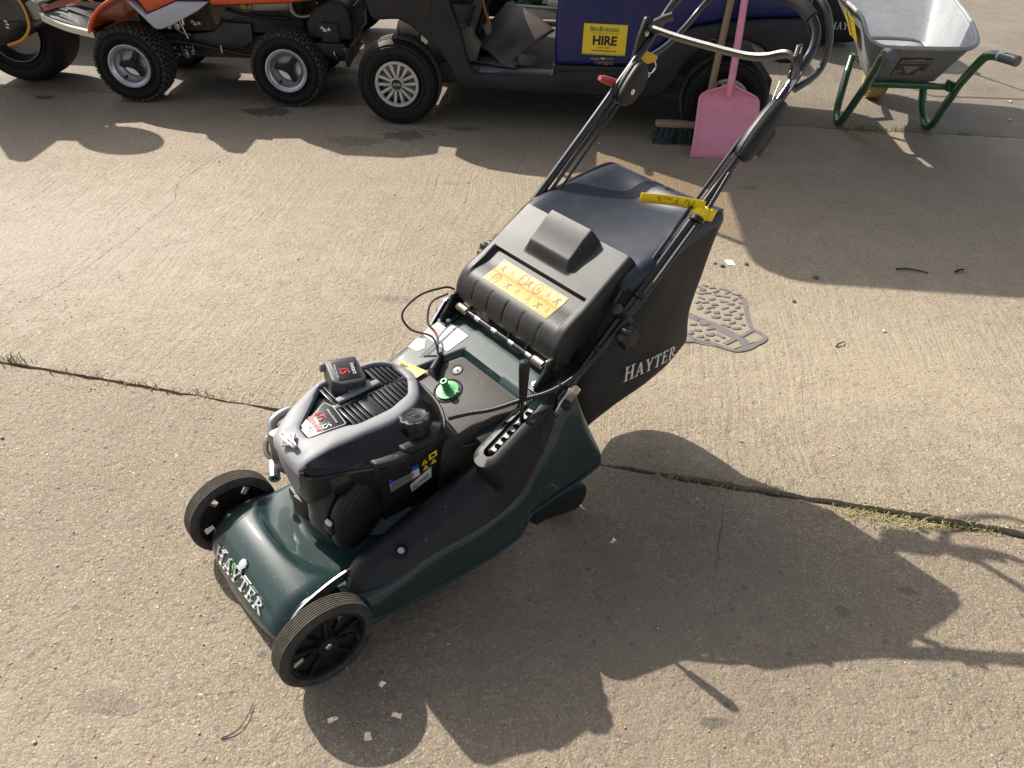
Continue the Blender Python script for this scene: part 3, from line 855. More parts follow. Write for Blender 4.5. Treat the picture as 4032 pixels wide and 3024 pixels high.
# pod of the height selector
pod_a, pod_b = V(-.462, .196, .335), V(-.594, .182, .388)
ax_ = (pod_b-pod_a).normalized(); side = V(0, 1, 0); side = (side-ax_*side.dot(ax_)).normalized(); up_ = side.cross(ax_)
if up_.z < 0: up_.negate()
L_ = (pod_b-pod_a).length
def pod(a, b, d): return pod_a+ax_*a+side*b+up_*d
def stad(x0, x1, r, n=8, sh=0.0):
    o = [(x1+r*math.cos(t), r*math.sin(t)+sh) for t in [(-math.pi/2+math.pi*i/n) for i in range(n+1)]]
    return o+[(x0+r*math.cos(t), r*math.sin(t)+sh) for t in [(math.pi/2+math.pi*i/n) for i in range(n+1)]]
outer = stad(0, L_+.02, .034); inner = stad(.008, L_-.004, .0135, sh=-.002); N_ = len(outer)
vs = []
o_low = [pod(p[0]*1.04-.004, p[1]*1.45, -.075) for p in outer]
o_mid = [pod(p[0], p[1]*1.05, -.022) for p in outer]
o_sh = [pod(p[0], p[1], -.009) for p in outer]
o_s2 = [pod(p[0]*.99+.0005, p[1]*.97, -.0035) for p in outer]
o_top = [pod(p[0]*.97+.002, p[1]*.86, 0) for p in outer]
i_top = [pod(*p, 0) for p in inner]; i_low = [pod(*p, -.02) for p in inner]
mb = MB().loft([o_low, o_mid, o_sh, o_s2, o_top, i_top, i_low], True, False)
mb.f.append(tuple(6*N_+i for i in range(N_))); mb.m.append(0)
pod_o = mb.obj('selector_pod', BLACKP, mow, smooth=50)
# toothed steel gate inside the slot
teeth = [(.010, -.012), (.010, -.008)]
for i in range(6):
    x0 = .014+i*.019
    teeth += [(x0, -.008), (x0, .002), (x0+.002, .004), (x0+.006, .004), (x0+.008, .002), (x0+.008, -.004), (x0+.011, -.008), (x0+.016, -.008), (x0+.018, -.005)]
teeth += [(.014+6*.019, .004), (L_-.004, .004), (L_-.004, -.0135), (.008, -.0135)]
mb = MB().prism(teeth, -.0075, -.006, pod); mb.obj('toothed_gate', mk('oiled steel', (.13, .13, .13), .5, .6), pod_o, smooth=0)
MB().lathe([(.004, .0005), (.004, .003), (.002, .004)], pod(-.014, .0, 0), n=12, M=frame3((0, 0, 0), ax_, side).to_3x3()).obj('rivet', BLACKP, pod_o)
for i, ch in enumerate('123456'):
    text('numeral', ch, .011, frame3(pod(.012+i*.0195, -.0245, .0006), -side, ax_), mk('grey moulded numeral', (.06, .06, .06), .5), pod_o, ext=.0004)
# height lever
lv = V(-.558, .186, .352)
mb = MB().tube([lv+V(0, 0, -.02), lv+V(.001, .001, .09)], .0042, 8); lever = mb.obj('height_lever', TUBEM, mow)
MB().lathe([(.001, .170), (.008, .168), (.0105, .160), (.0112, .150), (.0100, .120), (.0085, .085), (.0085, .075), (.006, .073), (.001, .073)], lv+V(.001, .002, 0), n=18).obj('lever_grip', BLACKP, lever)
# steel link strip running to the near wheel
mb = MB(); P0, P1, P2, P3 = V(-.215, .176, .166), V(-.145, .160, .172), (V(-.045, .158, .142)), V(-.0, .165, .110)
pts = catmull([P0, P1, P2, P3], 6)
mb.loft([[p+V(0, .002, .012), p+V(0, -.002, .012), p+V(0, -.002, -.012), p+V(0, .002, -.012)] for p in pts], True, True)
mb.obj('link_strip', STEEL, mow, smooth=25)

# wheels -------------------------------------------------------------
RUBBERT = mk('worn tread rubber', (.055, .048, .039), .8, dust=.75, dustcol=(.20, .165, .12), dscale=26)
def mower_wheel(y_out, sgn):
    """Ribbed tyre with spoked black hub; outer face towards sgn*y."""
    root = MB()
    Rr, W = .100, .042
    yc = y_out-sgn*W/2
    prof = [(.080, -W*.46), (.088, -W*.5), (.094, -W*.47), (.0975, -W*.42)]
    nr = 7
    for i in range(nr):
        a = -W*.40+W*.80*i/nr; b_ = a+W*.80/nr
        g = .0016
        prof += [(.0984, a), (.0998, a+g*.6), (.0998, b_-g*1.1), (.0984, b_-g*.5), (.0972, b_-g*.25), (.0972, b_)]
    prof += [(.0975, W*.42), (.094, W*.47), (.088, W*.5), (.080, W*.46), (.078, W*.3), (.078, -W*.3), (.080, -W*.46)]
    c_ = V(-.052, yc, .0998)
    t = root.lathe([(r, h) for r, h in prof], c_, 'y', 72, cap=False)
    for q, f_ in enumerate(t.f):
        if min(math.hypot(t.v[i][0]-c_.x, t.v[i][2]-c_.z) for i in f_) > .0978: t.m[q] = 1
    t = t.obj('wheel', [RUBBER, RUBBERT], mow, smooth=28)
    h = MB()
    fo = sgn*W/2
    h.lathe([(.0785, -fo*.5), (.0785, fo*.80), (.076, fo*.84), (.0725, fo*.80), (.071, fo*.45), (.071, -fo*.5), (.0785, -fo*.5)], c_, 'y', 64, cap=False)
    h.lathe([(.004, -fo), (.022, -fo), (.022, fo*.75), (.020, fo*.95), (.0125, fo*1.0), (.0115, fo*.86), (.004, fo*.86)], c_, 'y', 32, cap=False)
    for k in range(5):
        a = 2*math.pi*k/5+.35
        def fr(u, v_, d, a=a): return c_+V(math.cos(a)*u-math.sin(a)*v_, d, math.sin(a)*u+math.cos(a)*v_)
        h.prism([(.019, -.0113), (.045, -.0248), (.074, -.0415), (.074, .0415), (.045, .0248), (.019, .0113)], -fo*.25-.003*0, fo*.22, fr, bev=.002)
        h.prism([(.020, -.003), (.074, -.003), (.074, .003), (.020, .003)], min(fo*.2, fo*.72), max(fo*.2, fo*.72), fr, bev=.0012)
    h.lathe([(.015, -fo*.30), (.050, -fo*.30), (.050, -fo*.18), (.015, -fo*.18), (.015, -fo*.30)], c_, 'y', 48, cap=False)
    h.obj('rim', BLACKP, t, smooth=35)
    m_ = MB(); m_.lathe([(.0001, fo*1.02), (.0045, fo*1.02), (.0050, fo*.98), (.005, fo*.85)], c_, 'y', 12, cap=False)
    m_.lathe([(.0085, fo*.85), (.0085, fo*.93), (.0070, fo*.98), (.001, fo*.98)], c_, 'y', 6, cap=False); m_.obj('nut', CHROME, t)
    return t
mower_wheel(.236, 1)
mower_wheel(-.232, -1)
MB().tube([V(-.052, -.20, .10), V(-.052, .20, .10)], .007, 10).obj('axle', DKSTEEL, mow)

# rear roller and its drive cover
mb = MB().lathe([(.01, -.205), (.044, -.205), (.047, -.20), (.047, -.006), (.044, -.004), (.044, .004), (.047, .006), (.047, .172), (.044, .176), (.01, .176)], (-.70, 0, .047), 'y', 40, cap=False)
mb.obj('rear_roller', DKSTEEL, mow)
pill = []
for (cx_, cz_, r_, a0, a1) in ((-.712, .060, .044, 75, 255), (-.612, .083, .036, -105, 75)):
    pill += [(cx_+r_*math.cos(R(a0+(a1-a0)*i/12)), cz_+r_*math.sin(R(a0+(a1-a0)*i/12))) for i in range(13)]
mb = MB().prism(pill, .178, .214, XZ, bev=.006); rc = mb.obj('roller_cover', BLACKP, mow, smooth=45)
mb = MB().prism(offset2(ccw([tuple(p) for p in pill]), .008), .2135, .2155, XZ, bev=.0015).obj('raised_face', BLACKP, rc)
MB().lathe([(.007, .2145), (.007, .2165), (.005, .217), (.0045, .2145)], (-.668, 0, .072), 'y', 16, cap=False).obj('boss', BLACKP, rc)
MB().prism([(-.74, .12), (-.80, .115), (-.812, .105), (-.78, .07), (-.75, .06), (-.66, .14)], .165, .176, XZ, bev=.002).obj('scraper_bracket', BLACKP, mow)

# plate behind the engine with the wash port -------------------------
def plz(x): return .357+.33*(-.496-x)
def platef(a, b, d): return V(a, b, plz(a)+d)
pl = rounded([(-.40, -.12), (-.49, -.092), (-.565, -.058), (-.582, -.05), (-.583, .150), (-.56, .166), (-.52, .14), (-.40, .11)], .014, 4)
plate = MB().prism(pl, -.13, .004, platef, bev=.003).obj('top_plate', PLATEM, mow, smooth=40)
# three broad ribs that run down from the plate beside the engine
mb = MB()
for (x0, x1, y0, w0) in ((-.425, -.515, .085, .03),):
    mb.loft([[V(lerp(x0, x1, t), y0-.035+.02*t, .33-.13*(1-t)), V(lerp(x0, x1, t), y0+.0, .335-.10*(1-t)), V(lerp(x0, x1, t), y0+.04+.02*t, .33-.13*(1-t)), V(lerp(x0, x1, t), y0+.045, .2)] for t in (0, .33, .66, 1)], True, True)
mb.obj('cover_rib', PLATEM, mow, smooth=50)
wp_ = V(-.500, .006, plz(-.500)+.004)
Mw = frame3((0, 0, 0), V(-1, 0, .33), V(0, -1, 0)).to_3x3()
MB().lathe([(.034, -.002), (.034, .001), (.031, .0022), (.029, .001), (.028, -.006)], wp_, n=36, M=Mw, cap=False).obj('port_rim', BLACKP, plate)
ws = MB().lathe([(.001, .0), (.0255, .0), (.0265, .002), (.025, .0045), (.012, .0055), (.0085, .007), (.0075, .012), (.0095, .0135), (.0095, .017), (.0070, .0185), (.0065, .026), (.0088, .028), (.0090, .032), (.0075, .034), (.0045, .034), (.0040, .028), (.0005, .027)], wp_, n=28, M=Mw).obj('wash_port', GREENP, plate)
text('lettering', 'WASH', .0075, frame3(wp_+V(-.006, .017, .0075), V(-.45, .9, .1), V(-.9, -.45, .3)), mk('pale green print', (.35, .6, .35), .5), plate)
c1 = V(-.548, -.026, plz(-.548)+.004)
MB().lathe([(.0145, .001), (.0125, .0018), (.0115, -.0005), (.0110, -.012), (.0005, -.012)], c1, n=24, M=Mw, cap=False).obj('bolt_pocket', BLACKP, plate)
MB().lathe([(.0001, .0006), (.0118, .0006)], c1, n=24, M=Mw, cap=False).obj('pocket_shade', INK, plate)  # black disc lying on the plate, paints the shade of a recess
bolt(c1+V(-.001, 0, .0), V(.33, 0, 1), .0042, plate, CHROME)
# cable boss
mb = MB().loft([[V(-.506-.036*t, -.058-.022*t+a*.016*(1-.35*t*t), plz(-.506-.036*t)+.003+b*.026*(1-.2*t)) for a, b in ((-1, 0), (-.9, .5), (-.5, .9), (0, 1), (.5, .9), (.9, .5), (1, 0))] for t in (-.15, .1, .4, .7, 1.0, 1.15)], False, False)
mb.f.append((0, 1, 2, 3, 4, 5, 6)); mb.m.append(0); mb.f.append(tuple(35+i for i in range(7))); mb.m.append(0)
mb.obj('cable_boss', BLACKP, plate, smooth=60)
# stickers on the far rear of the deck
def deckrear(a, b, d): # a along -x from -.47, b across
    x = -.47-a
    return V(x, b, interp([-.668, -.63, -.55, -.47], [.425, .413, .386, .357], x)+d)
MB().sheet([(-.012, -.152), (.012, -.150), (.030, -.072), (.004, -.076)], deckrear, .0024).obj('dealer_sticker', LABELY, deck, smooth=0)
text('lettering', 'BENBURGESS', .0105, frame3(deckrear(.008, -.112, .0032), V(-.25, 1, -.08), V(-1, -.25, .34)), INKG, deck, sx=.9)
MB().sheet([(.088, -.178), (.150, -.178), (.150, -.080), (.092, -.082)], deckrear, .0016).obj('data_label', LABELW, deck, smooth=0)
mb = MB()
for i in range(7): mb.sheet([(.094+.006*i, -.125), (.0965+.006*i, -.125), (.0965+.006*i, -.092), (.094+.006*i, -.092)], deckrear, .0022)
for i in range(9): mb.sheet([(.140, -.165+.008*i), (.146, -.165+.008*i), (.146, -.161+.008*i), (.140, -.161+.008*i)], deckrear, .0022)
mb.obj('print', mk('grey print', (.30, .30, .30), .5), deck, smooth=0)
MB().sheet([(.092, -.174), (.118, -.176), (.122, -.150), (.108, -.140), (.094, -.150)], deckrear, .0022).obj('red_mark', INKR, deck, smooth=0)
MB().sheet([(.045, -.172), (.075, -.176), (.083, -.155), (.066, -.135), (.05, -.142)], deckrear, .0016).obj('torn_sticker', mk('faded sticker', (.40, .47, .42), .5, var=.4), deck, smooth=0)
# wires looping from the boss to the far hinge
mb = MB()
mb.tube([V(-.535, -.076, .398), V(-.545, -.115, .420), V(-.520, -.165, .425), V(-.520, -.195, .452), (V(-.575, -.205, .475)), V(-.64, -.195, .478), V(-.66, -.185, .47)], .0026, 8, 8)
mb.obj('wire', INK, mow)
MB().tube([V(-.537, -.082, .396), V(-.565, -.128, .412), V(-.568, -.165, .425), V(-.60, -.195, .452), V(-.645, -.190, .462)], .0026, 8, 8).obj('wire', INK, mow)
# ------------------------------------------------------------------ engine
EC = (-.295, -.06)
outer_top = catmull([(-.136, .004), (-.144, .021), (-.207, .028), (-.262, .036), (-.345, .043), (-.400, .026), (-.437, -.008), (-.470, -.075), (-.462, -.125), (-.436, -.158), (-.37, -.172), (-.286, -.170), (-.20, -.138), (-.147, -.103), (-.137, -.086)], 5, True)
outer_top = [tuple(p) for p in outer_top]
inner_top = rounded([(-.186, -.070), (-.184, -.028), (-.262, -.008), (-.280, .004), (-.359, .004), (-.414, -.016), (-.446, -.066), (-.449, -.130), (-.424, -.152), (-.385, -.156), (-.280, -.156)], .010, 3)
def ctop(x): return interp([-.47, -.40, -.28, -.20, -.145, -.13], [.374, .382, .380, .372, .360, .353], x)
NA = 96
OT = polar(outer_top, EC, NA); IT = polar(inner_top, EC, NA)
body_out = catmull([(-.150, -.095), (-.142, .018), (-.165, .046), (-.215, .068), (-.262, .090), (-.30, .098), (-.395, .100), (-.440, .072), (-.470, .020), (-.484, -.050), (-.478, -.115), (-.445, -.165), (-.37, -.182), (-.28, -.180), (-.19, -.140)], 4, True)
BO = polar([tuple(p) for p in body_out], EC, NA)
def ring(P, z, k=1.0):
    return [V(EC[0]+(p.x-EC[0])*k, EC[1]+(p.y-EC[1])*k, z(p.x) if callable(z) else z) for p in P]
def mixr(A, B, t): return [a.lerp(b, t) for a, b in zip(A, B)]
mb = MB()
def bz(base, near): # the near side (tank) sits lower than the shoulder under the cowl
    return base
rA = ring(BO, .175, .70); rB = ring(BO, .195, .86); rC = ring(BO, .240, .965)
rD = ring(BO, .262, .985); rE = ring(BO, .318); rF = ring(BO, .336, .985)
rG = [V(lerp(b.x, o.x, .35), lerp(b.y, o.y, .35), .345) for b, o in zip(BO, OT)]
rH = [V(o.x, o.y, ctop(o.x)-.014) for o in OT]
rI = [V(lerp(o.x, i.x, .5), lerp(o.y, i.y, .5), ctop(o.x)-.016) for o, i in zip(OT, IT)]
mb.loft([rA, rB, rC, rD, rE, rF, rG, rH, rI], True, True)
eng = mb.obj('engine', BLACKP, mow, smooth=48)
# seam band round the tank
MB().tube([p+V(0, 0, .002) for p in ring(BO, .330, 1.012)], .0035, 6, closed=True).obj('tank_rim', BLACKP, eng)
# glossy shoulder between cowl and tank
mb = MB()
i0 = [i for i in range(NA) if OT[i].y > .0 and -.43 < OT[i].x < -.14]
i0.sort(key=lambda i: OT[i].x)
rr = []
for i in i0:
    o, b = OT[i], BO[i]
    rr.append([V(lerp(o.x, b.x, t), lerp(o.y, b.y, t)+.002, ctop(o.x)-.006-.030*t-.016*t*t+.003) for t in (0, .2, .4, .6, .75)])
mb.loft(rr, False, False); mb.obj('shoulder', GLOSSB, eng, smooth=50)
# silver cowl: frame and front nose
mb = MB()
c0 = [V(o.x*1.0, o.y, ctop(o.x)-.026) for o in ring(OT, 0, 1.004)]
c1 = [V(o.x, o.y, ctop(o.x)-.009) for o in OT]
c2 = [V(lerp(o.x, i.x, .10), lerp(o.y, i.y, .10), ctop(o.x)-.002) for o, i in zip(OT, IT)]
c3 = [V(lerp(o.x, i.x, .30), lerp(o.y, i.y, .30), ctop(o.x)+.0015) for o, i in zip(OT, IT)]
c4 = [V(lerp(o.x, i.x, .85), lerp(o.y, i.y, .85), ctop(i.x)+.0015) for o, i in zip(OT, IT)]
c5 = [V(i.x, i.y, ctop(i.x)-.001) for i in IT]
c6 = [V(lerp(i.x, EC[0], .02), lerp(i.y, EC[1], .02), ctop(i.x)-.012) for i in IT]
mb.loft([c0, c1, c2, c3, c4, c5, c6], True, False)
cowl = mb.obj('cowl', SILVER, eng, smooth=50)
def nose(u, v):
    # u across, v down
    w0 = lerp(.0570, .044, v); yc = lerp(-.0400, -.049, v)
    a = (u-.5)*2
    e = max(0, (abs(a)-.78)/.22)
    y = yc+w0*a
    x = interp([0, .12, .22, .45, .75, 1], [-.1385, -.1350, -.1345, -.1360, -.1415, -.1500], v)
    z = interp([0, .12, .22, .45, .75, 1], [.3480, .3380, .326, .300, .260, .214], v)
    x -= .026*e*e+.006*a*a
    return V(x, y, z)
MB().grid(nose, 33, 24).obj('cowl_nose', SILVER, eng, smooth=60, solid=.003)
MB().box((-.150, -.018, .212), (.03, .05, .05), rot=(0, -.1, .2), bev=.008).box((-.158, -.045, .20), (.03, .08, .04), bev=.008).obj('nose_foot', BLACKP, eng)
# diamond badge on the nose
bo = V(-.153, -.050, .3700); Mb = frame3(bo, V(-.06, 1, -.0), V(-.92, 0, .39))
def bf(a, b, d): return Mb @ V(a, b, d)
sh = [(-.026, -.005), (-.012, -.006), (0, -.018), (.012, -.006), (.026, -.005), (.026, .005), (.012, .006), (0, .018), (-.012, .006), (-.026, .005)]
MB().prism(sh, -.006, .0012, bf, bev=.0006).obj('brand_badge', ALULET, eng, smooth=30)
MB().prism([(-.009, -.0065), (0, -.0155), (.009, -.0065)], .0010, .0016, bf).prism([(-.024, -.0038), (.024, -.0038), (.024, -.003), (-.024, -.003)], .0010, .0016, bf).obj('badge_field', INK, eng, smooth=0)
MB().prism([(-.009, .0065), (.009, .0065), (0, .0155)], .0010, .0016, bf).obj('badge_field', INKR, eng, smooth=0)
text('lettering', 'BRIGGS & STRATTON', .0058, frame3(bf(0, 0, .0016), Mb.to_3x3() @ V(1, 0, 0), Mb.to_3x3() @ V(0, 1, 0)), INK, eng, sx=.86)
# panel inside the cowl with raised slats
def cp(a, b, d): return V(a, b, ctop(a)+d)
pin = [tuple(p) for p in offset2(ccw(inner_top), -.002)]
mb = MB(); mb.add([cp(p[0], p[1], -.022) for p in ccw(pin)], [tuple(range(len(pin)))])
mb.obj('grille_well', INK, eng, smooth=0)
def inside(poly, x, y):
    c = False
    for i in range(len(poly)):
        (x1, y1), (x2, y2) = poly[i-1][:2], poly[i][:2]
        if (y1 > y) != (y2 > y) and x < (x2-x1)*(y-y1)/(y2-y1)+x1: c = not c
    return c
pitch = .0112
def slat_run(x, ya, yb, nm='slat'):
    # keep only the part inside the opening
    y0 = None; k = 60
    for i in range(k+1):
        y = lerp(ya, yb, i/k); ok = inside(inner_top, x, y)
        if ok and y0 is None: y0 = y
        if (not ok or i == k) and y0 is not None:
            if y-y0 > .008:
                MB().prism([(x-.0041, y0-.003), (x+.0041, y0-.003), (x+.0041, y+.003), (x-.0041, y+.003)], -.012, -.0035, cp, bev=.0014).obj(nm, GLOSSB, eng, smooth=40)
            return
k = 0
x = -.278
while x > -.452:
    slat_run(x, -.068, .01)
    slat_run(x, -.158, -.082) if not (-.385 < x < -.296) else slat_run(x, -.105, -.082)
    x -= pitch
# spine, blank central panel
MB().prism([(-.45, -.084), (-.27, -.084), (-.27, -.066), (-.45, -.066)], -.012, -.002, cp, bev=.002).obj('grille_spine', GLOSSB, eng)
MB().prism([(-.345, -.072), (-.318, -.072), (-.318, -.006), (-.345, .004)], -.012, -.0028, cp, bev=.002).obj('grille_panel', GLOSSB, eng)
# badge plate at the front of the opening
bp = [(-.187, -.068), (-.187, -.030), (-.262, -.012), (-.270, -.016), (-.276, -.080), (-.268, -.108), (-.258, -.108)]
MB().prism(rounded(bp, .005), -.014, -.0035, cp, bev=.002).obj('name_plate', GLOSSB, eng, smooth=40)
bq = rounded([tuple(p) for p in offset2(ccw(bp), .005)], .004)
mb = MB(); Nn = len(bq); q2 = [tuple(p) for p in offset2(ccw(bq), .0009)]
vs = [cp(p[0], p[1], -.003) for p in ccw(bq)]+[cp(p[0], p[1], -.003) for p in q2]
mb.add(vs, [(i, (i+1) % Nn, Nn+(i+1) % Nn, Nn+i) for i in range(Nn)]); mb.obj('plate_line', LABELW, eng, smooth=0)
MB().sheet([(-.224, -.086), (-.218, -.036), (-.209, -.038), (-.2145, -.086)], cp, -.0028).obj('red_band', INKR, eng, smooth=0)
MB().sheet([(-.212, -.085), (-.207, -.045), (-.194, -.049), (-.194, -.075)], cp, -.0031).obj('grey_fade', mk('grey print 2', (.22, .22, .22), .4), eng, smooth=0)
Mt = lambda x, y, d=-.0026: frame3(cp(x, y, d), V(.11, 1, 0), V(-1, .11, .03))
text('lettering', '675', .0245, Mt(-.2355, -.073), INKR, eng, sx=.8)
text('lettering', 'iS', .0265, Mt(-.231, -.038), LABELW, eng, sx=.8)
text('lettering', 'BRIGGS & STRATTON', .0052, Mt(-.2545, -.056), LABELW, eng)
text('lettering', 'INSTART', .0052, Mt(-.2155, -.062, -.0024), LABELW, eng)
text('lettering', 'Rc', .009, Mt(-.205, -.055), LABELW, eng)
# starter battery
bb = V(-.331, -.133, .397)
bm3 = Euler((R(-7), R(-6), R(-12))).to_matrix()
def bl(a, b, d): return bb+bm3 @ V(a, b, d)
bpts = rounded([(-.036, -.043), (.034, -.043), (.037, .026), (.018, .042), (-.028, .042), (-.039, .03)], .007, 3)
MB().prism(bpts, -.030, .016, bl, bev=.006).obj('starter_battery', mk('charcoal battery case', (.040, .040, .042), .5, grain=.3), eng, smooth=40)
MB().prism(rounded([(-.030, -.028), (.024, -.030), (.024, .030), (-.026, .030)], .004), .015, .0172, bl, bev=.0008).obj('battery_plate', GLOSSB, eng)
Mq = frame3(bl(0, 0, .0176), bm3 @ V(0, -1, 0), bm3 @ V(1, 0, 0))
Mq2 = lambda a, b: frame3(bl(a, b, .0176), bm3 @ V(.1, 1, 0), bm3 @ V(-1, .1, 0))
text('lettering', 'iS', .030, Mq2(.004, .004), INKR, eng, ext=.0006)
text('lettering', 'instart', .014, Mq2(-.018, .0), LABELW, eng)
text('lettering', 'BRIGGS & STRATTON', .0045, Mq2(.020, .0), LABELW, eng)
MB().box(bl(.034, -.040, .0), (.020, .014, .022), rot=bm3, bev=.004).obj('battery_latch', SILVER, eng)
mb = MB()
for i in range(5): mb.box(cp(-.318-.0, -.092, .0)+V(-.006*i-.0, .0002*i, .004), (.0028, .012, .008), rot=(0, 0, .25), bev=.0008)
mb.box(cp(-.335, -.088, .0), (.105, .016, .008), rot=(0, 0, .06), bev=.003)
mb.obj('latch_ribs', SILVER, eng)
# fuel cap
fc = V(-.379, .062, .346); Mf = frame3((0, 0, 0), V(1, 0, .04), V(0, 1, .12)).to_3x3()
MB().lathe([(.030, -.02), (.0285, .0), (.027, .022)], fc, n=32, M=Mf).obj('filler_neck', BLACKP, eng)
mb = MB()
def capring(r, z, amp): return [fc+Mf @ V(math.cos(t)*(r+amp*(abs(math.cos(t*4.5))**.7)), math.sin(t)*(r+amp*(abs(math.cos(t*4.5))**.7)), z) for t in [2*math.pi*i/72 for i in range(72)]]
mb.loft([capring(.029, .018, .002), capring(.031, .021, .004), capring(.031, .033, .004), capring(.029, .039, .003), capring(.0255, .041, .0), capring(.0235, .0400, 0), capring(.010, .0402, 0)])
mb.obj('fuel_cap', BLACKP, eng, smooth=45)
pump = [(-.008, -.007), (.003, -.007), (.003, .002), (.0065, -.001), (.0065, -.008), (.010, -.009), (.011, -.003), (.009, .005), (.003, .011), (-.008, .011)]
def cpf(a, b, d): return fc+Mf @ V(b*1.05, a*1.05, .0402+d)
mb = MB(); mb.tube([cpf(a, b, .0) for a, b in pump], .0009, 6, closed=True); mb.tube([cpf(.0215*math.cos(t), .0215*math.sin(t), 0) for t in [2*math.pi*i/40 for i in range(40)]], .0008, 6, closed=True)
mb.tube([cpf(-.0025+.004*math.cos(t), .004+.003*math.sin(t), 0) for t in [2*math.pi*i/12 for i in range(12)]], .0008, 6, closed=True)
mb.obj('pump_symbol', BLACKP, eng)
# stepped ledge on top of the tank
mb = MB()
for (pts, z) in (([(-.254, .060), (-.262, .098), (-.300, .109), (-.338, .109), (-.332, .078), (-.296, .058)], .345), ([(-.318, .062), (-.326, .102), (-.402, .106), (-.440, .078), (-.42, .05)], .352)):
    mb.prism(rounded(pts, .008, 3), .29, z, XY, bev=.006)
mb.obj('tank_ledge', BLACKP, eng, smooth=45)
# tank flank and its labels
tf = [(-.262, .097), (-.262, .0), (-.42, .0), (-.418, .092), (-.395, .104)]
TQ = [Vector(q) for q in ccw([tuple(q) for q in rounded([(-.266, .02), (-.266, .1035), (-.396, .1045), (-.43, .075), (-.43, .02)], .010, 4)])]
MB().loft([[V(p.x, p.y, z) for p in TQ] for z in (.200, .215, .23, .245, .26, .275, .29, .305, .32, .333)]).obj('fuel_tank', BLACKP, eng, smooth=45)
def tk(a, b, d): return V(a, .1042+d+(-.266-a)*.0077, b)
def lab(pts, m, nm, d=.0006): return MB().sheet(pts, tk, d).obj(nm, m, eng, smooth=0)
lab([(-.283, .297), (-.353, .304), (-.3555, .272), (-.286, .264)], LABELW, 'safety_label')
lab([(-.283, .298), (-.353, .305), (-.3535, .293), (-.2837, .286)], INKB, 'label_band', .0011)
mb = MB()
for i in range(8):
    z0 = .283-.0026*i
    mb.sheet([(-.286, z0), (-.286-.05-.008*((i*37) % 7)/7, z0+.0062), (-.286-.05-.008*((i*37) % 7)/7, z0+.0075), (-.286, z0+.0013)], tk, .0011)
mb.obj('print', INK, eng, smooth=0)
lab([(-.330, .258), (-.3835, .279), (-.3835, .250), (-.333, .236)], LABELW, 'serial_label')
mb = MB()
for i in range(15):
    a = -.350-.0017*i; wd = .0005+.0004*((i*7) % 3)
    mb.sheet([(a, .2485+(-.35-a)*.4), (a-wd, .2485+(-.35-a)*.4), (a-wd, .2545+(-.35-a)*.4), (a, .2545+(-.35-a)*.4)], tk, .0011)
for i in range(5): mb.sheet([(-.336, .2505-.0025*i), (-.347, .2545-.0025*i), (-.347, .2555-.0025*i), (-.336, .2515-.0025*i)], tk, .0011)
mb.obj('barcode', INK, eng, smooth=0)
lab([(-.3575, .311), (-.4, .3195), (-.4015, .287), (-.359, .276)], INK, 'warning_label', .0004)
mb = MB()
for (a, z) in ((-.368, .300), (-.370, .2845), (-.390, .2905)): mb.sheet([(a+.0075, z-.006), (a-.0075, z-.004), (a, z+.0075)], tk, .0011)
mb.sheet([(-.379, .2985), (-.399, .303), (-.399, .318), (-.379, .314)], tk, .0011)
mb.obj('warning_signs', mk('label yellow', (.8, .6, .03), .4), eng, smooth=0)
mb = MB()
for (a, z) in ((-.368, .300), (-.370, .2845), (-.390, .2905)): mb.box(tk(a, z-.0005, .0013), (.0012, .0004, .006))
mb.box(tk(-.389, .308, .0013), (.010, .0004, .007)); mb.obj('print', INK, eng, smooth=0)
# air filter box on the near front corner
ao = V(-.203, .078, .262)
Ma = Euler((R(-4), R(2), R(10))).to_matrix()
def af(a, b, d): return ao+Ma @ V(a, d, b)
ap = [(.064, -.052), (.032, -.086), (.008, -.090), (-.052, -.052), (-.062, -.040), (-.062, .066), (-.050, .096), (-.020, .100), (.028, .074), (.060, .036)]
ap = rounded(ap, .022, 4)
ab = MB().prism(ap, -.055, .010, af, bev=.006).obj('air_filter', BLACKP, eng, smooth=45)
MB().prism([tuple(p) for p in offset2(ccw(ap), .001)], .0125, .040, af, bev=.009).obj('filter_cover', BLACKP, eng, smooth=45)
MB().prism([tuple(p) for p in offset2(ccw(ap), .015)], .036, .0425, af, bev=.004).obj('raised_face', BLACKP, eng, smooth=45)
MB().box(af(.064, .000, .018), (.007, .022, .030), rot=Ma, bev=.002).box(af(.066, .006, .022), (.006, .012, .018), rot=Ma, bev=.002).obj('filter_clip', BLACKP, eng)
MB().box(af(.066, .020, .022), (.008, .014, .010), rot=Ma, bev=.002).obj('clip_catch', LABELW, eng)
# intake hump above the filter box
mb = MB()
mb.loft([[V(lerp(-.180, -.335, t)+dx, lerp(.048, .060, t)+dy*1.0, lerp(.318, .352, t)+dz) for dx, dy, dz in ((0, -.018, -.03), (0, -.018, .004), (0, -.008, .012), (.0, .008, .012), (0, .018, .004), (0, .02, -.03))] for t in (0, .08, .2, .5, .8, 1)], True, True)
mb.obj('intake_duct', GLOSSB, eng, smooth=50)
MB().loft([[V(x, y, z) for x, y, z in ((-.150, .028, zz), (-.150, .060, zz), (-.24, .085, zz), (-.24, .02, zz))] for zz in (.20, .30)], True, True).obj('filter_backing', BLACKP, eng)
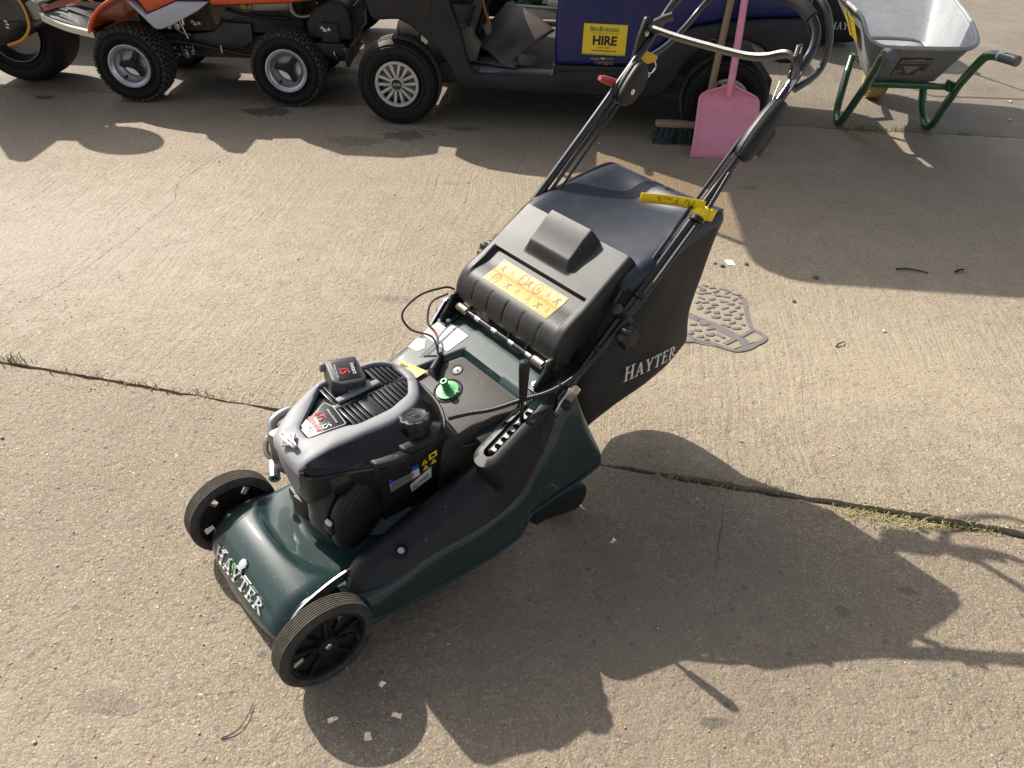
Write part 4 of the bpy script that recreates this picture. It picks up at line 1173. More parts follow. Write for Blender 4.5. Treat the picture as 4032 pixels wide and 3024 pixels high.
# exhaust and chrome bits on the far front
MB().lathe([(.006, -.03), (.0125, -.03), (.0135, .028), (.0105, .030), (.0095, .0), (.001, -.01)], V(-.150, -.162, .210), n=20, M=Euler((R(85), R(10), R(-25))).to_matrix(), cap=False).obj('exhaust_pipe', CHROME, eng)
mb = MB().tube([V(-.17, -.15, .235), V(-.145, -.165, .25), V(-.15, -.172, .285), V(-.18, -.165, .30)], .007, 10, 6)
mb.tube([V(-.16, -.16, .30), V(-.175, -.175, .325), V(-.21, -.18, .33), V(-.24, -.175, .32)], .010, 10, 6)
mb.obj('exhaust_guard', STEEL, eng)
MB().box((-.20, -.150, .265), (.10, .05, .11), rot=(0, 0, .35), bev=.012).obj('muffler', DKSTEEL, eng)

# the upper engine stands taller and nearer the middle of the deck than its lower half
E0, ESH = V(-.30, -.06, .38), V(.033, .069, .061)
KEEP = ('air_filter', 'filter_cover', 'raised_face', 'filter_clip', 'clip_catch', 'nose_foot', 'filter_backing', 'exhaust', 'muffler')
def raise_up(p):
    s_ = sstep(.205, .335, p.z)
    return E0+(p-E0)*(1-.06*s_)+ESH*s_
for o in [eng]+[q for q in bpy.data.objects if q.parent == eng]:
    if o.name.split('.')[0].startswith(KEEP): continue
    M_ = o.matrix_basis.copy()
    if M_ == Matrix.Identity(4):
        for v_ in o.data.vertices: v_.co = raise_up(v_.co)
        o.data.update()
    else:
        t0 = M_.translation.copy(); M_.translation = raise_up(t0)
        o.matrix_basis = M_ @ Matrix.Scale(1-.06*sstep(.205, .335, t0.z), 4)
# ------------------------------------------------------------------ hinge, flap, grass bag, handle
# rod and springs
rod = MB().tube([V(-.648, -.178, .446), V(-.648, .178, .446)], .0058, 12).obj('hinge_rod', TUBEM, mow)
mb = MB()
for y in (-.078, -.018, .042, .10): mb.lathe([(.0059, -.008), (.0066, -.008), (.0066, .008), (.0059, .008)], V(-.648, y, .446), 'y', 14, cap=False)
mb.obj('bright_band', CHROME, rod)
def spring(y0, y1):
    P = []; turns = 12; n = turns*12
    for i in range(n+1):
        a = 2*math.pi*i/12
        P.append(V(-.648+.0105*math.cos(a), lerp(y0, y1, i/n), .446+.0105*math.sin(a)))
    P.append(P[-1]+V(-.018, 0, .012))
    return MB().tube(P, .0015, 5).obj('spring', mk('spring steel', (.42, .38, .31), .3, 1.0), mow)
spring(-.150, -.116); spring(.116, .150)
for s_ in (-1, 1):
    y = s_*.168
    mb = MB().prism(rounded([(-.605, .398), (-.672, .416), (-.672, .452), (-.655, .476), (-.640, .474), (-.630, .452), (-.606, .425)], .006, 3), y-.004, y+.004, XZ, bev=.001)
    mb.box((-.630, y-s_*.004, .4165), (.055, .034, .005), rot=(0, .37, 0), bev=.001)
    hb = mb.obj('hinge_bracket', BLACKP, mow)
    bolt(V(-.618, y-s_*.014, .4165), (.33, 0, 1), .0045, hb, STEEL)
    MB().lathe([(.016, -.004), (.016, .004), (.012, .006), (.001, .006)], V(-.660, y+s_*.004, .448), 'y', 20).obj('cam', BLACKP, hb)
# discharge flap: a moulded shell
FP = [Vector(p) for p in catmull([(-.652, .456), (-.6535, .476), (-.659, .502), (-.676, .526), (-.700, .543), (-.728, .557), (-.752, .572), (-.79, .598), (-.825, .620), (-.858, .641)], 8)]
FP = resample([V(p.x, 0, p.y) for p in FP], 121)
FN = []
for i in range(len(FP)):
    t_ = (FP[min(i+1, 120)]-FP[max(i-1, 0)]).normalized(); FN.append(V(t_.z, 0, -t_.x))
def flap_w(s): return lerp(.181, .172, s)
def flap_h(y, s):
    """Relief of the flap along its normal."""
    wv = flap_w(s); h = 0.0
    # label panel sinks a little behind a straight step, bounded by its sides
    st = .565
    inp = sstep(.152, .146, abs(y))
    h -= .011*inp*sstep(st+.004, st-.010, s)*sstep(.20, .46, s)
    # raised handle box at the top
    bx = sstep(.0755+.004*(1-s), .062, abs(y))
    rise = sstep(.635, .735, s)*lerp(.018, .030, sstep(.7, 1, s))
    h += rise*bx
    # ribs near the lower edge
    for ry in (-.112, -.058, -.003, .052, .107):
        h -= .0022*math.exp(-((y-ry)/.0018)**2)*sstep(.05, .09, s)*sstep(.255, .22, s)
    return h
def fpt(y, s, d=0.0):
    i = min(int(s*120), 119); f = s*120-i
    p = FP[i].lerp(FP[i+1], f); n_ = FN[i].lerp(FN[i+1], f).normalized()
    return p+V(0, y, 0)+n_*(flap_h(y, s)+d)
mb = MB()
cols = [(-1, .075), (-1, .05), (-1, .026), (-.996, .014), (-.985, .0065), (-.968, .0025), (-.945, .0006)]
inn = [-.92+1.84*i/110 for i in range(111)]
cols = cols+[(a, 0) for a in inn]+[(-a, d) for a, d in reversed(cols)]
SV = [0, .01, .02, .035]+[.05+.93*i/100 for i in range(101)]+[.988, .994, 1]
rows = []
for s in SV:
    row = []
    for a, d in cols:
        y = a*flap_w(s)
        dd = d*(.45+.55*sstep(0, .25, s)) if d > .03 else d
        lip = .006*sstep(.03, 0, s)
        row.append(fpt(y, s, -dd-lip))
    rows.append(row)
# back edge turns down
rows.append([p+V(-.004, 0, -.004) for p in rows[-1]])
rows.append([p+V(.001, 0, -.020) for p in rows[-1]])
n = len(cols)
mb.add([p for r_ in rows for p in r_], [(j*n+i, j*n+i+1, (j+1)*n+i+1, (j+1)*n+i) for j in range(len(rows)-1) for i in range(n-1)])
flap = mb.obj('discharge_flap', FLAPM, mow, smooth=45)
# little gussets between ribs and rod
mb = MB()
for y in (-.115, -.045, .025, .085):
    mb.prism([(-.648, .452), (-.668, .500), (-.660, .452)], y-.0015, y+.0015, XZ)
mb.obj('gusset', FLAPM, flap)
# warning label with its pictograms
def ls(a, b, d): # a across (-y to +y), b up the flap
    s = .285+b*1.48
    return fpt(a, s, .0009+d)
lb0, lb1 = .0, .155
mb = MB(); mb.grid(lambda u, v: ls(lerp(-.108, .108, u), lerp(lb0, lb1, v), 0), 25, 12)
mb.obj('warning_label', LABELY, flap, smooth=60)
mb = MB()
def lbar(a0, b0, a1, b1, wd=.00032):
    p, q = Vector((a0, b0)), Vector((a1, b1)); e = Vector((a1-a0, (b1-b0)*.32)).normalized(); nn_ = Vector((-e.y, e.x/.32))*wd
    mb.add([ls(*(p+nn_), .0005), ls(*(p-nn_), .0005), ls(*(q-nn_), .0005), ls(*(q+nn_), .0005)], [(0, 1, 2, 3)])
bmid = (lb0+lb1)/2; cw = .216/7.5
for row, b0 in enumerate((lb0, bmid)):
    lbar(-.106, b0+.004, .106, b0+.004); lbar(-.106, b0+.0735, .106, b0+.0735)
    xs2 = (-.106, -.05, -.022, .012, .052, .079, .106) if row == 0 else (-.106, -.072, -.045, -.012, .012, .045, .074, .106)
    for k, a in enumerate(xs2):
        lbar(a, b0+.004, a, b0+.0735)
        if k+1 < len(xs2):
            c_ = (a+xs2[k+1])/2; bb_ = b0+.038
            if (k+row) % 3 != 1:
                lbar(c_-.010, bb_-.027, c_+.010, bb_-.027); lbar(c_-.010, bb_-.027, c_, bb_+.027); lbar(c_+.010, bb_-.027, c_, bb_+.027)
                lbar(c_, bb_-.016, c_+.001, bb_+.010, .0010)
            else:
                lbar(c_-.007, bb_-.02, c_+.004, bb_+.02, .0016); lbar(c_+.006, bb_-.02, c_-.002, bb_+.006, .0016); lbar(c_-.008, bb_+.012, c_+.008, bb_+.012, .0012)
mb.obj('pictogram', mk('brown print', (.17, .09, .02), .5), flap, smooth=0)
mb = MB()
for (a, b) in ((-.078, .038), (-.02, bmid+.038), (.028, bmid+.038)):
    ring_ = [(a+.0105*math.cos(2*math.pi*i/20), b+.0105/.32*math.sin(2*math.pi*i/20)) for i in range(20)]
    for i in range(20):
        p, q = Vector(ring_[i-1]), Vector(ring_[i]); e = Vector((q.x-p.x, (q.y-p.y)*.32)).normalized(); nn_ = Vector((-e.y, e.x/.32))*.0009
        mb.add([ls(*(p+nn_), .0006), ls(*(p-nn_), .0006), ls(*(q-nn_), .0006), ls(*(q+nn_), .0006)], [(0, 1, 2, 3)])
mb.obj('prohibition_ring', INKR, flap, smooth=0)

# grass bag ----------------------------------------------------------
BP = [(-.700, .395), (-.735, .470), (-.80, .555), (-.845, .612), (-.93, .640), (-1.04, .662), (-1.125, .672), (-1.150, .664), (-1.146, .640), (-1.112, .545), (-1.080, .452), (-1.088, .395), (-1.108, .340), (-1.098, .318), (-1.045, .292), (-.93, .268), (-.80, .234), (-.748, .225), (-.735, .26), (-.715, .33)]
BPs = catmull([(a, b) for a, b in BP], 6, True)
NB = len(BPs)
cb = V(-.93, .45)
cb = Vector((-.93, .45))
def bag_ring(y, k, sag=0.0, shrink=0.0):
    out_ = []
    for p in BPs:
        q = cb+(p-cb)*k
        top = sstep(.56, .64, q.y)*sstep(-.72, -.84, q.x)*sstep(-1.16, -1.08, q.x)
        wr = .009*mnoise.noise(V(q.x*6, y*6, q.y*6))+.004*mnoise.noise(V(q.x*16+y*6, y*14, q.y*13))
        low = sstep(.40, .27, q.y)*(1-min(1, abs(y)/.17)**2)
        out_.append(V(q.x+wr*.5-.03*low*sstep(-.95, -1.08, q.x), y, q.y-sag*top+wr*(.4 if top > .3 else 1)-.085*low*sstep(-.76, -.9, q.x)-.075*sstep(.40, .27, q.y)*sstep(.04, -.13, y)*sstep(-.82, -1.0, q.x)))
    return out_
seq = [(-.200, .02), (-.201, .35), (-.199, .65), (-.196, .86), (-.191, .955), (-.180, .992), (-.166, 1.0)]
mid_ = [(-.166+.332*i/16, 1.0) for i in range(1, 16)]
full = seq+mid_+[(-y, k) for y, k in reversed(seq)]
rings = []
for y, k in full:
    r_ = bag_ring(y, k, .034*(1-(y/.17)**2) if abs(y) < .17 else 0)
    if k < .99:
        r_ = [p+V(0, math.copysign(.010, y)*mnoise.noise(V(p.x*6, y*2, p.z*6))-math.copysign(.012, y)*sstep(-.95, -1.12, p.x)*0, 0) for p in r_]
    # the bag narrows towards its back and towards the floor
    rings.append([V(p.x, p.y*lerp(1, .93, sstep(-.9, -1.15, p.x))*lerp(.95, 1.02, sstep(.25, .5, p.z)), p.z) for p in r_])
mb = MB(); mb.loft(rings, True, True)
# top cloth as its own material slot
for i, f in enumerate(mb.f):
    c_ = sum((Vector(mb.v[q]) for q in f), Vector())/len(f)
    nrm_top = c_.z > .585 and -1.14 < c_.x < -.80 and abs(c_.y) < .19
    line = .60+(-.84-c_.x)*.14
    mb.m[i] = 1 if (c_.z > line-.012 and c_.x < -.78) else 0
bag = mb.obj('grass_bag', [BAGSIDE, BAGTOP], mow, smooth=70)
def on_bag(u, v, d): return V(-.842-u*.985, .2045+d-.006*sstep(.1, .2, u), .3475+v-u*.07+0*u)
mb = MB(); serif(mb, 'HAYTER', on_bag, .0362, .07, .0012, 1.12)
mb.obj('lettering', WHITEL, bag, smooth=0)
# piping round the top edge
mb = MB()
for s_ in (-1, 1):
    mb.tube([V(-.80, s_*.186, .560), V(-.845, s_*.184, .606), V(-.95, s_*.183, .640), V(-1.05, s_*.178, .662), V(-1.125, s_*.172, .672), V(-1.150, s_*.160, .664)], .004, 8, 6)
mb.tube([V(-1.152, -.165, .665), V(-1.153, 0, .660), V(-1.152, .165, .665)], .004, 8, 4)
mb.obj('piping', BAGTOP, bag)

# handle -------------------------------------------------------------
HP = [(-.632, .2, .366), (-.70, .2, .432), (-.80, .2, .520), (-.95, .2, .655), (-1.10, .2, .790), (-1.24, .2, .922), (-1.290, .2, .974), (-1.312, .196, 1.003), (-1.322, .182, 1.030), (-1.325, .158, 1.052), (-1.326, .12, 1.068), (-1.326, .06, 1.076), (-1.326, 0, 1.078)]
HN = [V(*p) for p in HP]; HF = [V(p.x, -p.y, p.z) for p in reversed(HN[:-1])]
mb = MB().tube(catmull(HN+HF, 4), .0098, 14)
handle = mb.obj('handle', TUBEM, mow)
MB().tube(catmull([V(-1.3245, .168, 1.045), V(-1.3255, .14, 1.061), V(-1.326, .10, 1.0715), V(-1.326, 0, 1.078), V(-1.326, -.10, 1.0715), V(-1.3255, -.14, 1.061), V(-1.3245, -.168, 1.045)], 5), .0145, 14).obj('foam_grip', FOAM, handle)
# lower sockets and slotted adjusting brackets
for s_ in (-1, 1):
    y = s_*.200
    mb = MB().prism(rounded([(-.595, .356), (-.622, .345), (-.690, .408), (-.672, .430), (-.655, .428)], .006, 3), y+s_*.018, y+s_*.022, XZ, bev=.001)
    br = mb.obj('handle_bracket', CHROME, handle)
    MB().lathe([(.006, 0), (.010, .001), (.0115, .006), (.0095, .012), (.001, .0145)], V(-.645, y+s_*.021, .392), n=16, M=Euler((R(-90*s_), 0, 0)).to_matrix()).obj('peg', BLACKP, br)
    MB().lathe([(.001, .0006), (.006, .0006), (.006, -.002)], V(-.626, y+s_*.0225, .366), n=16, M=Euler((R(-90*s_), 0, 0)).to_matrix(), cap=False).obj('bracket_hole', INK, br)
    # fluted knob at the fold of the handle
    kc = V(-.797, y+s_*.012, .506)
    Mk = Euler((R(-90*s_), 0, 0)).to_matrix()
    def kr(r, z, amp): return [kc+Mk @ V(math.cos(t)*(r+amp*math.cos(6*t)), math.sin(t)*(r+amp*math.cos(6*t)), z) for t in [2*math.pi*i/48 for i in range(48)]]
    MB().loft([kr(.011, 0, 0), kr(.013, .012, 0), kr(.022, .014, .003), kr(.0235, .020, .0035), kr(.0235, .031, .0035), kr(.021, .036, .003), kr(.010, .037, 0)]).obj('fold_knob', BLACKP, handle, smooth=40)
    MB().lathe([(.0125, -.03), (.0125, .03)], V(-.815, y, .534), n=14, M=frame3((0, 0, 0), V(0, 1, 0), V(-.67, 0, -.74).cross(V(0, 1, 0))).to_3x3()).obj('fold_sleeve', BLACKP, handle)
# second thin rods that run beside the tubes
MB().tube([V(-.86, .186, .588), V(-1.02, .186, .733), V(-1.13, .188, .838)], .0042, 8).obj('control_rod', TUBEM, handle)
MB().tube([V(-.84, -.188, .545), V(-.96, -.186, .650), V(-1.16, -.186, .832)], .0042, 8).obj('control_rod', TUBEM, handle)
mb = MB().tube([V(-.865, -.176, .553), V(-.93, -.172, .610), V(-1.05, -.172, .725), V(-1.17, -.176, .830)], .0030, 8, 5)
mb.obj('cable', INK, handle)
MB().tube([V(-.885, -.174, .572), V(-.955, -.172, .633)], .0062, 10).obj('cable_adjuster', BLACKP, handle)
# drive bail: a second loop hanging behind the handle
bl_ = [V(-1.255, .208, .922), V(-1.274, .212, .930), V(-1.302, .213, .938), V(-1.334, .212, .958), V(-1.343, .210, 1.000), V(-1.340, .200, 1.040), V(-1.338, .180, 1.070), V(-1.36, .12, 1.09), V(-1.37, 0, 1.096)]
bl2 = bl_[:-1]+[bl_[-1]]+[V(p.x, -p.y, p.z) for p in reversed(bl_[:-3])]+[V(-1.405, -.205, .97), V(-1.36, -.205, .935), V(-1.25, -.205, .90)]
bl2 = [p for p in bl2[:-3] if True]
bl2 = bl_+[V(-1.43, -.12, 1.06), V(-1.445, -.17, 1.03), V(-1.435, -.2, .99), V(-1.39, -.205, .95), V(-1.33, -.205, .915), V(-1.27, -.205, .895)]
MB().tube(catmull(bl2, 6), .0075, 12).obj('drive_bail', mk('worn black bail tube', (.05, .05, .055), .2, .6, coat=.3), handle)
# stop bail: flat grey plastic bar
op = [V(-1.300, -.176, .990), V(-1.285, -.190, .982), V(-1.262, -.202, .970), V(-1.251, -.201, .9655), V(-1.25, -.179, .965), V(-1.25, -.119, .962), V(-1.25, -.055, .961), V(-1.25, -.01, .961), V(-1.25, .034, .961), V(-1.25, .089, .963), V(-1.25, .132, .971), V(-1.25, .170, .985), V(-1.25, .190, .983), V(-1.248, .207, .964), V(-1.244, .210, .945)]
op = catmull(op, 5)
rings = []
for i, p in enumerate(op):
    t_ = (op[min(i+1, len(op)-1)]-op[max(i-1, 0)]).normalized()
    u = V(-.72, 0, -.69); u = (u-t_*u.dot(t_)).normalized(); w_ = t_.cross(u)
    rings.append([p+u*a+w_*b for a, b in ((-.0105, -.003), (-.008, -.0048), (.008, -.0048), (.0105, -.003), (.0105, .003), (.008, .0048), (-.008, .0048), (-.0105, .003))])
GREYBAR = mk('grey moulded bar', (.050, .049, .044), .36, grain=.3)
opc = MB().loft(rings).obj('stop_bail', GREYBAR, handle, smooth=40)
MB().tube([V(-1.2495+.000, -.012+.011*math.cos(t), .966+.0057+.006*math.sin(t)*.8) + V(-.004*math.sin(t), 0, 0)*1 for t in [2*math.pi*i/20 for i in range(20)]], .0006, 5, closed=True).obj('moulded_oval', BLACKP, opc)
for s_ in (-1, 1):
    y = s_*.206
    pv = MB().prism(rounded([(-1.205, .885), (-1.225, .880), (-1.268, .940), (-1.262, .985), (-1.240, .992), (-1.222, .950)] if s_ < 0 else [(-1.238, .944), (-1.262, .938), (-1.276, .965), (-1.262, .992), (-1.240, .992)], .008, 3), y-.005-(.006 if s_ > 0 else 0), y+.005-(.006 if s_ > 0 else 0), XZ, bev=.0015)
    pv = pv.obj('bail_pivot', BLACKP, handle)
    bolt(V(-1.243, y-s_*.006, .955), (0, -s_, 0), .005, pv, STEEL)
# yellow pawl and steel hook on the far side
MB().prism(rounded([(-1.222, .902), (-1.25, .886), (-1.278, .888), (-1.284, .899), (-1.262, .908), (-1.24, .918)], .004, 3), -.196, -.190, XZ, bev=.001).obj('yellow_pawl', mk('amber plastic', (.65, .36, .02), .4), handle)
MB().tube([V(-1.262, -.192, .900), V(-1.279, -.192, .884), V(-1.281, -.192, .872), V(-1.270, -.192, .862), V(-1.256, -.192, .862), V(-1.23, -.192, .845), V(-1.20, -.190, .828)], .0018, 8, 5).obj('cable_hook', STEEL, handle)
MB().tube([V(-1.245, -.192, .856), V(-1.258, -.192, .861)], .0065, 10).obj('cable_nipple', LABELW, handle)
# throttle housing and red lever on the far tube
dc = V(-1.186, -.186, .851)
Md = frame3((0, 0, 0), V(-.73, 0, .68), V(-.68, .0, -.73)).to_3x3()
def dfr(a, b, d): return dc+Md @ V(a, b, -d)
dp = rounded([(.058, -.014), (.052, .022), (.020, .040), (-.030, .036), (-.052, .012), (-.050, -.016), (.0, -.024), (.04, -.026)], .014, 4)
MB().prism(dp, -.014, .000, dfr, bev=.004).prism(dp, .001, .016, dfr, bev=.005).obj('lever_housing', BLACKP, handle, smooth=40)
bolt(dc+V(0, .0165, 0)+Md @ V(-.012, .008, 0), (0, 1, 0), .0046, handle, CHROME)
rl = [V(-1.186, -.196, .842), V(-1.172, -.208, .848), V(-1.155, -.214, .854), V(-1.132, -.215, .863), V(-1.113, -.215, .870)]
MB().tube(catmull(rl, 4), [.005, .0085, .0095, .0095, .0088, .006], 12).obj('red_lever', REDP, handle)
# long control box on the near tube
cb_a, cb_b = V(-1.218, .205, .899), V(-1.116, .205, .806)
cax = (cb_b-cb_a).normalized(); cby = V(0, 1, 0); cbz = cax.cross(cby)
if cbz.z < 0: cbz.negate()
def cbf(y_, z_, t): return cb_a+cax*t+cby*y_+cbz*z_
def crs(k, w0, h0, zo=0): return [cbf(w0*a*k, zo+h0*b*k, 0) for a, b in ((-1, -.6), (-.8, -1), (.8, -1), (1, -.6), (1, .5), (.7, .95), (.2, 1.1), (-.2, 1.1), (-.7, .95), (-1, .5))]
Lc = (cb_b-cb_a).length
rings = []
for t, w0, h0 in ((-.004, .013, .010), (0, .016, .013), (.008, .018, .016), (.04, .020, .020), (.085, .021, .0215), (.120, .019, .0185), (.134, .016, .015), (.140, .010, .010)):
    rings.append([p+cax*t for p in crs(1, w0, h0)])
MB().loft(rings).obj('control_box', BLACKP, handle, smooth=45)
MB().tube([cbf(0, .0265*sc, t) for t, sc in ((.0, .56), (.008, .68), (.04, .86), (.085, .92), (.120, .80), (.136, .62))], .0007, 5).obj('box_seam', INK, handle)
mb = MB()
for i in range(5): mb.box(cbf(.010, -.025, .055+.012*i), (.012, .016, .010), rot=(0, R(43), 0))
mb.obj('relay_plug', BLACKP, handle)
# instruction label on the tube above the box and its cable
lt = V(-1.234, .200, .9145); 
mb = MB(); ld = V(-.688, 0, .726)
def lf(a, t, d): # wraps the tube
    ang = a/.0100
    nz = V(.726, 0, .688)
    return lt+ld*t+(nz*math.cos(ang)+V(0, 1, 0)*math.sin(ang))*(.0101+d)
mb.grid(lambda u, v: lf(lerp(-.0115, .0125, u), lerp(-.058, .052, v), 0), 9, 4); mb.obj('instruction_label', mk('blue white label', (.62, .66, .80), .2, coat=.5), handle)
mb = MB()
rl_ = random.Random(5)
for i in range(20):
    a, t = rl_.uniform(-.007, .006), rl_.uniform(-.054, .044)
    w2, h2 = rl_.uniform(.001, .004), rl_.uniform(.002, .008)
    mb.add([lf(a, t, .0004), lf(a+w2, t, .0004), lf(a+w2, t+h2, .0004), lf(a, t+h2, .0004)], [(0, 1, 2, 3)])
for t in (-.057, .050, -.006): mb.add([lf(-.0105, t, .0004), lf(.0115, t, .0004), lf(.0115, t+.0015, .0004), lf(-.0105, t+.0015, .0004)], [(0, 1, 2, 3)])
mb.obj('print', INK, handle, smooth=0)
MB().tube([V(-1.205, .193, .898), V(-1.235, .184, .937)], .0014, 6).obj('steel_cable', STEEL, handle)
MB().tube([V(-1.245, .196, .962), V(-1.268, .186, 1.002)], .0032, 8).tube([V(-1.268, .186, 1.002), V(-1.284, .186, .998), V(-1.268, .19, .965)], .0022, 8, 3).obj('bail_link', DKSTEEL, handle)
# ribbed conduit from the engine up the near tube
cd = [V(-.440, .092, .372), V(-.478, .108, .376), V(-.520, .138, .386), V(-.572, .172, .408), V(-.615, .200, .424), V(-.660, .217, .446), V(-.719, .218, .470), V(-.799, .219, .530), V(-.873, .219, .590), V(-.933, .218, .643), V(-1.012, .216, .712), V(-1.050, .214, .752), V(-1.080, .212, .785)]
pc = catmull(cd, 8); Lp = [0]
for i in range(1, len(pc)): Lp.append(Lp[-1]+(pc[i]-pc[i-1]).length)
nseg = int(Lp[-1]/.0016); pts = resample(pc, nseg)
MB().tube(pts, [.0052 if (i % 3) else .0041 for i in range(nseg)], 8).obj('ribbed_conduit', mk('conduit plastic', (.014, .014, .014), .34), mow, smooth=80)
MB().tube([V(-.440, .100, .325), V(-.458, .128, .312), V(-.50, .152, .336), V(-.545, .170, .380), V(-.60, .190, .412), V(-.64, .204, .428)], .0030, 8, 8).obj('cable', mk('dark cable', (.02, .02, .02), .3), mow)
mb = MB()
for t in (.30, .50):
    p = pts[int(t*nseg)]; q = pts[int(t*nseg)+2]; d_ = (q-p).normalized(); u = d_.orthogonal().normalized(); w_ = d_.cross(u)
    mb.tube([p+(u*math.cos(a)+w_*math.sin(a))*.0066 for a in [2*math.pi*i/14 for i in range(14)]], .0018, 5, closed=True)
mb.obj('cable_tie', BLACKP, mow)
for p in (V(-.852, .209, .572), V(-.998, .210, .704), V(-.745, .209, .48)):
    MB().lathe([(.0135, -.006), (.0150, -.005), (.0150, .005), (.0135, .006)], p, n=18, M=frame3((0, 0, 0), V(0, 1, 0), V(-.67, 0, .74).cross(V(0, 1, 0))).to_3x3()).obj('tube_clip', BLACKP, mow)

# paper tag tied round the near tube
tg = MB()
def tgf(u, v):
    a0 = MW @ V(-1.012, .214, .730); 
    # runs towards the far side of the mower, nearly level, a little wavy
    b0 = MW @ V(-.962, .082, .715)
    p = a0.lerp(b0, u)+V(0, 0, .003*math.sin(u*3.1))
    upv = (V(0, -.45, 1)).normalized()
    return p+upv*(v-.5)*.030
tg.grid(tgf, 18, 3)
c_ = [MW @ V(-1.012, .20, .720)]
def wrap(u, v):
    a = 2*math.pi*u+.6
    ctr = V(-1.012, .206, .712)
    n1, n2 = V(.726, 0, .688), V(0, 1, 0)
    dr = V(-.688, 0, .726)
    rr_ = .0125+.002*math.cos(a-1.6)**2
    return MW @ (ctr+(n1*math.cos(a)+n2*math.sin(a)*1.25)*rr_+dr*((v-.5)*.030))
tg.grid(wrap, 22, 3)
tg.grid(lambda u, v: MW @ (V(-1.016, .222, .714)+V(-.022*u, .002+.006*math.sin(u*3), -.006*u)+V(-.45, 0, .75)*(v-.5)*.030), 8, 3)
tagp = tg.obj('name_tag', TAGY, None, smooth=60, solid=.0006, fix=False)
tag(tagp, 'yellow paper tag with handwriting, wound round the near handle tube of the mower', 'tag')
# handwriting, upside down as it hangs
hw = MB()
def stroke(pts):
    P = []
    for a, b in pts:
        u = .17+a*.60; v = .18+b*.62
        P.append(tgf(u, v)+V(0, -.0011, .0009))
    hw.tube(P, .0008, 5)
wr_ = [[(0, 0), (.02, 1), (.07, .35), (.12, .95), (.13, 0)], [(.19, 0), (.2, .5), (.25, .5)],
       [(.42, 0), (.40, .95)], [(.40, .95), (.52, .9)], [(.41, .5), (.49, .5)], [(.56, .05), (.57, .5)], [(.62, 0), (.63, .5), (.68, .45), (.69, 0)], [(.80, .42), (.75, .4), (.74, .1), (.81, .05)], [(.86, 0), (.87, 1)], [(.87, .4), (.92, .45), (.94, 0)]]
for s_ in wr_: stroke([(a, 1-b) for a, b in s_])
hw.obj('handwriting', INK, tagp, smooth=0)
# ------------------------------------------------------------------ golf cart (x to its rear, y away from the camera)
CM = Matrix.Translation((-.646, 4.048, 0)) @ Matrix.Rotation(R(-4.4), 4, 'Z')
cart = thing('golf_cart', 'dark blue golf cart with a yellow HIRE sign on its side', 'golf cart', CM)
def smoothpoly(pts, k=4): return [tuple(p) for p in catmull(pts, k, True)]

def big_wheel(parent, cx, cy, cz, Rr, W, rim_r, tyre_m, face=-1, treads='groove', name='wheel'):
    """Balloon tyre; axis along y, outer face towards face*y."""
    c_ = V(cx, cy, cz); h = W/2
    prof = [(rim_r+.004, h*.62), (rim_r+.012, h*.86), (lerp(rim_r, Rr, .35), h*.98), (lerp(rim_r, Rr, .62), h*1.0), (lerp(rim_r, Rr, .82), h*.93), (Rr-.012, h*.80), (Rr-.004, h*.68), (Rr, h*.45), (Rr+.001, 0)]
    prof = prof+[(r, -q) for r, q in reversed(prof[:-1])]+[(rim_r-.006, -h*.5), (rim_r-.006, h*.5)]
    mb = MB().lathe(prof+[prof[0]], c_, 'y', 72, cap=False)
    t = mb.obj(name, tyre_m, parent, smooth=40)
    mb = MB()
    for r_ in (lerp(rim_r, Rr, .30), lerp(rim_r, Rr, .72)):
        mb.lathe([(r_-.003, h*.97), (r_, h*1.012), (r_+.003, h*.97)], V(cx, cy, cz), 'y', 64, cap=False)
        if face < 0: mb.v[-len(mb.v):] = mb.v[-len(mb.v):]
    # bead rings on the visible face
    mb = MB()
    for k_, o_ in ((.30, 1.0), (.70, 1.0)):
        r_ = lerp(rim_r, Rr, k_)
        mb.lathe([(r_-.003, face*h*.955), (r_, face*(h*o_+.0025)), (r_+.003, face*h*.955)], c_, 'y', 64, cap=False)
    mb.obj('sidewall_ring', tyre_m, t, smooth=60)
    return t, c_, h

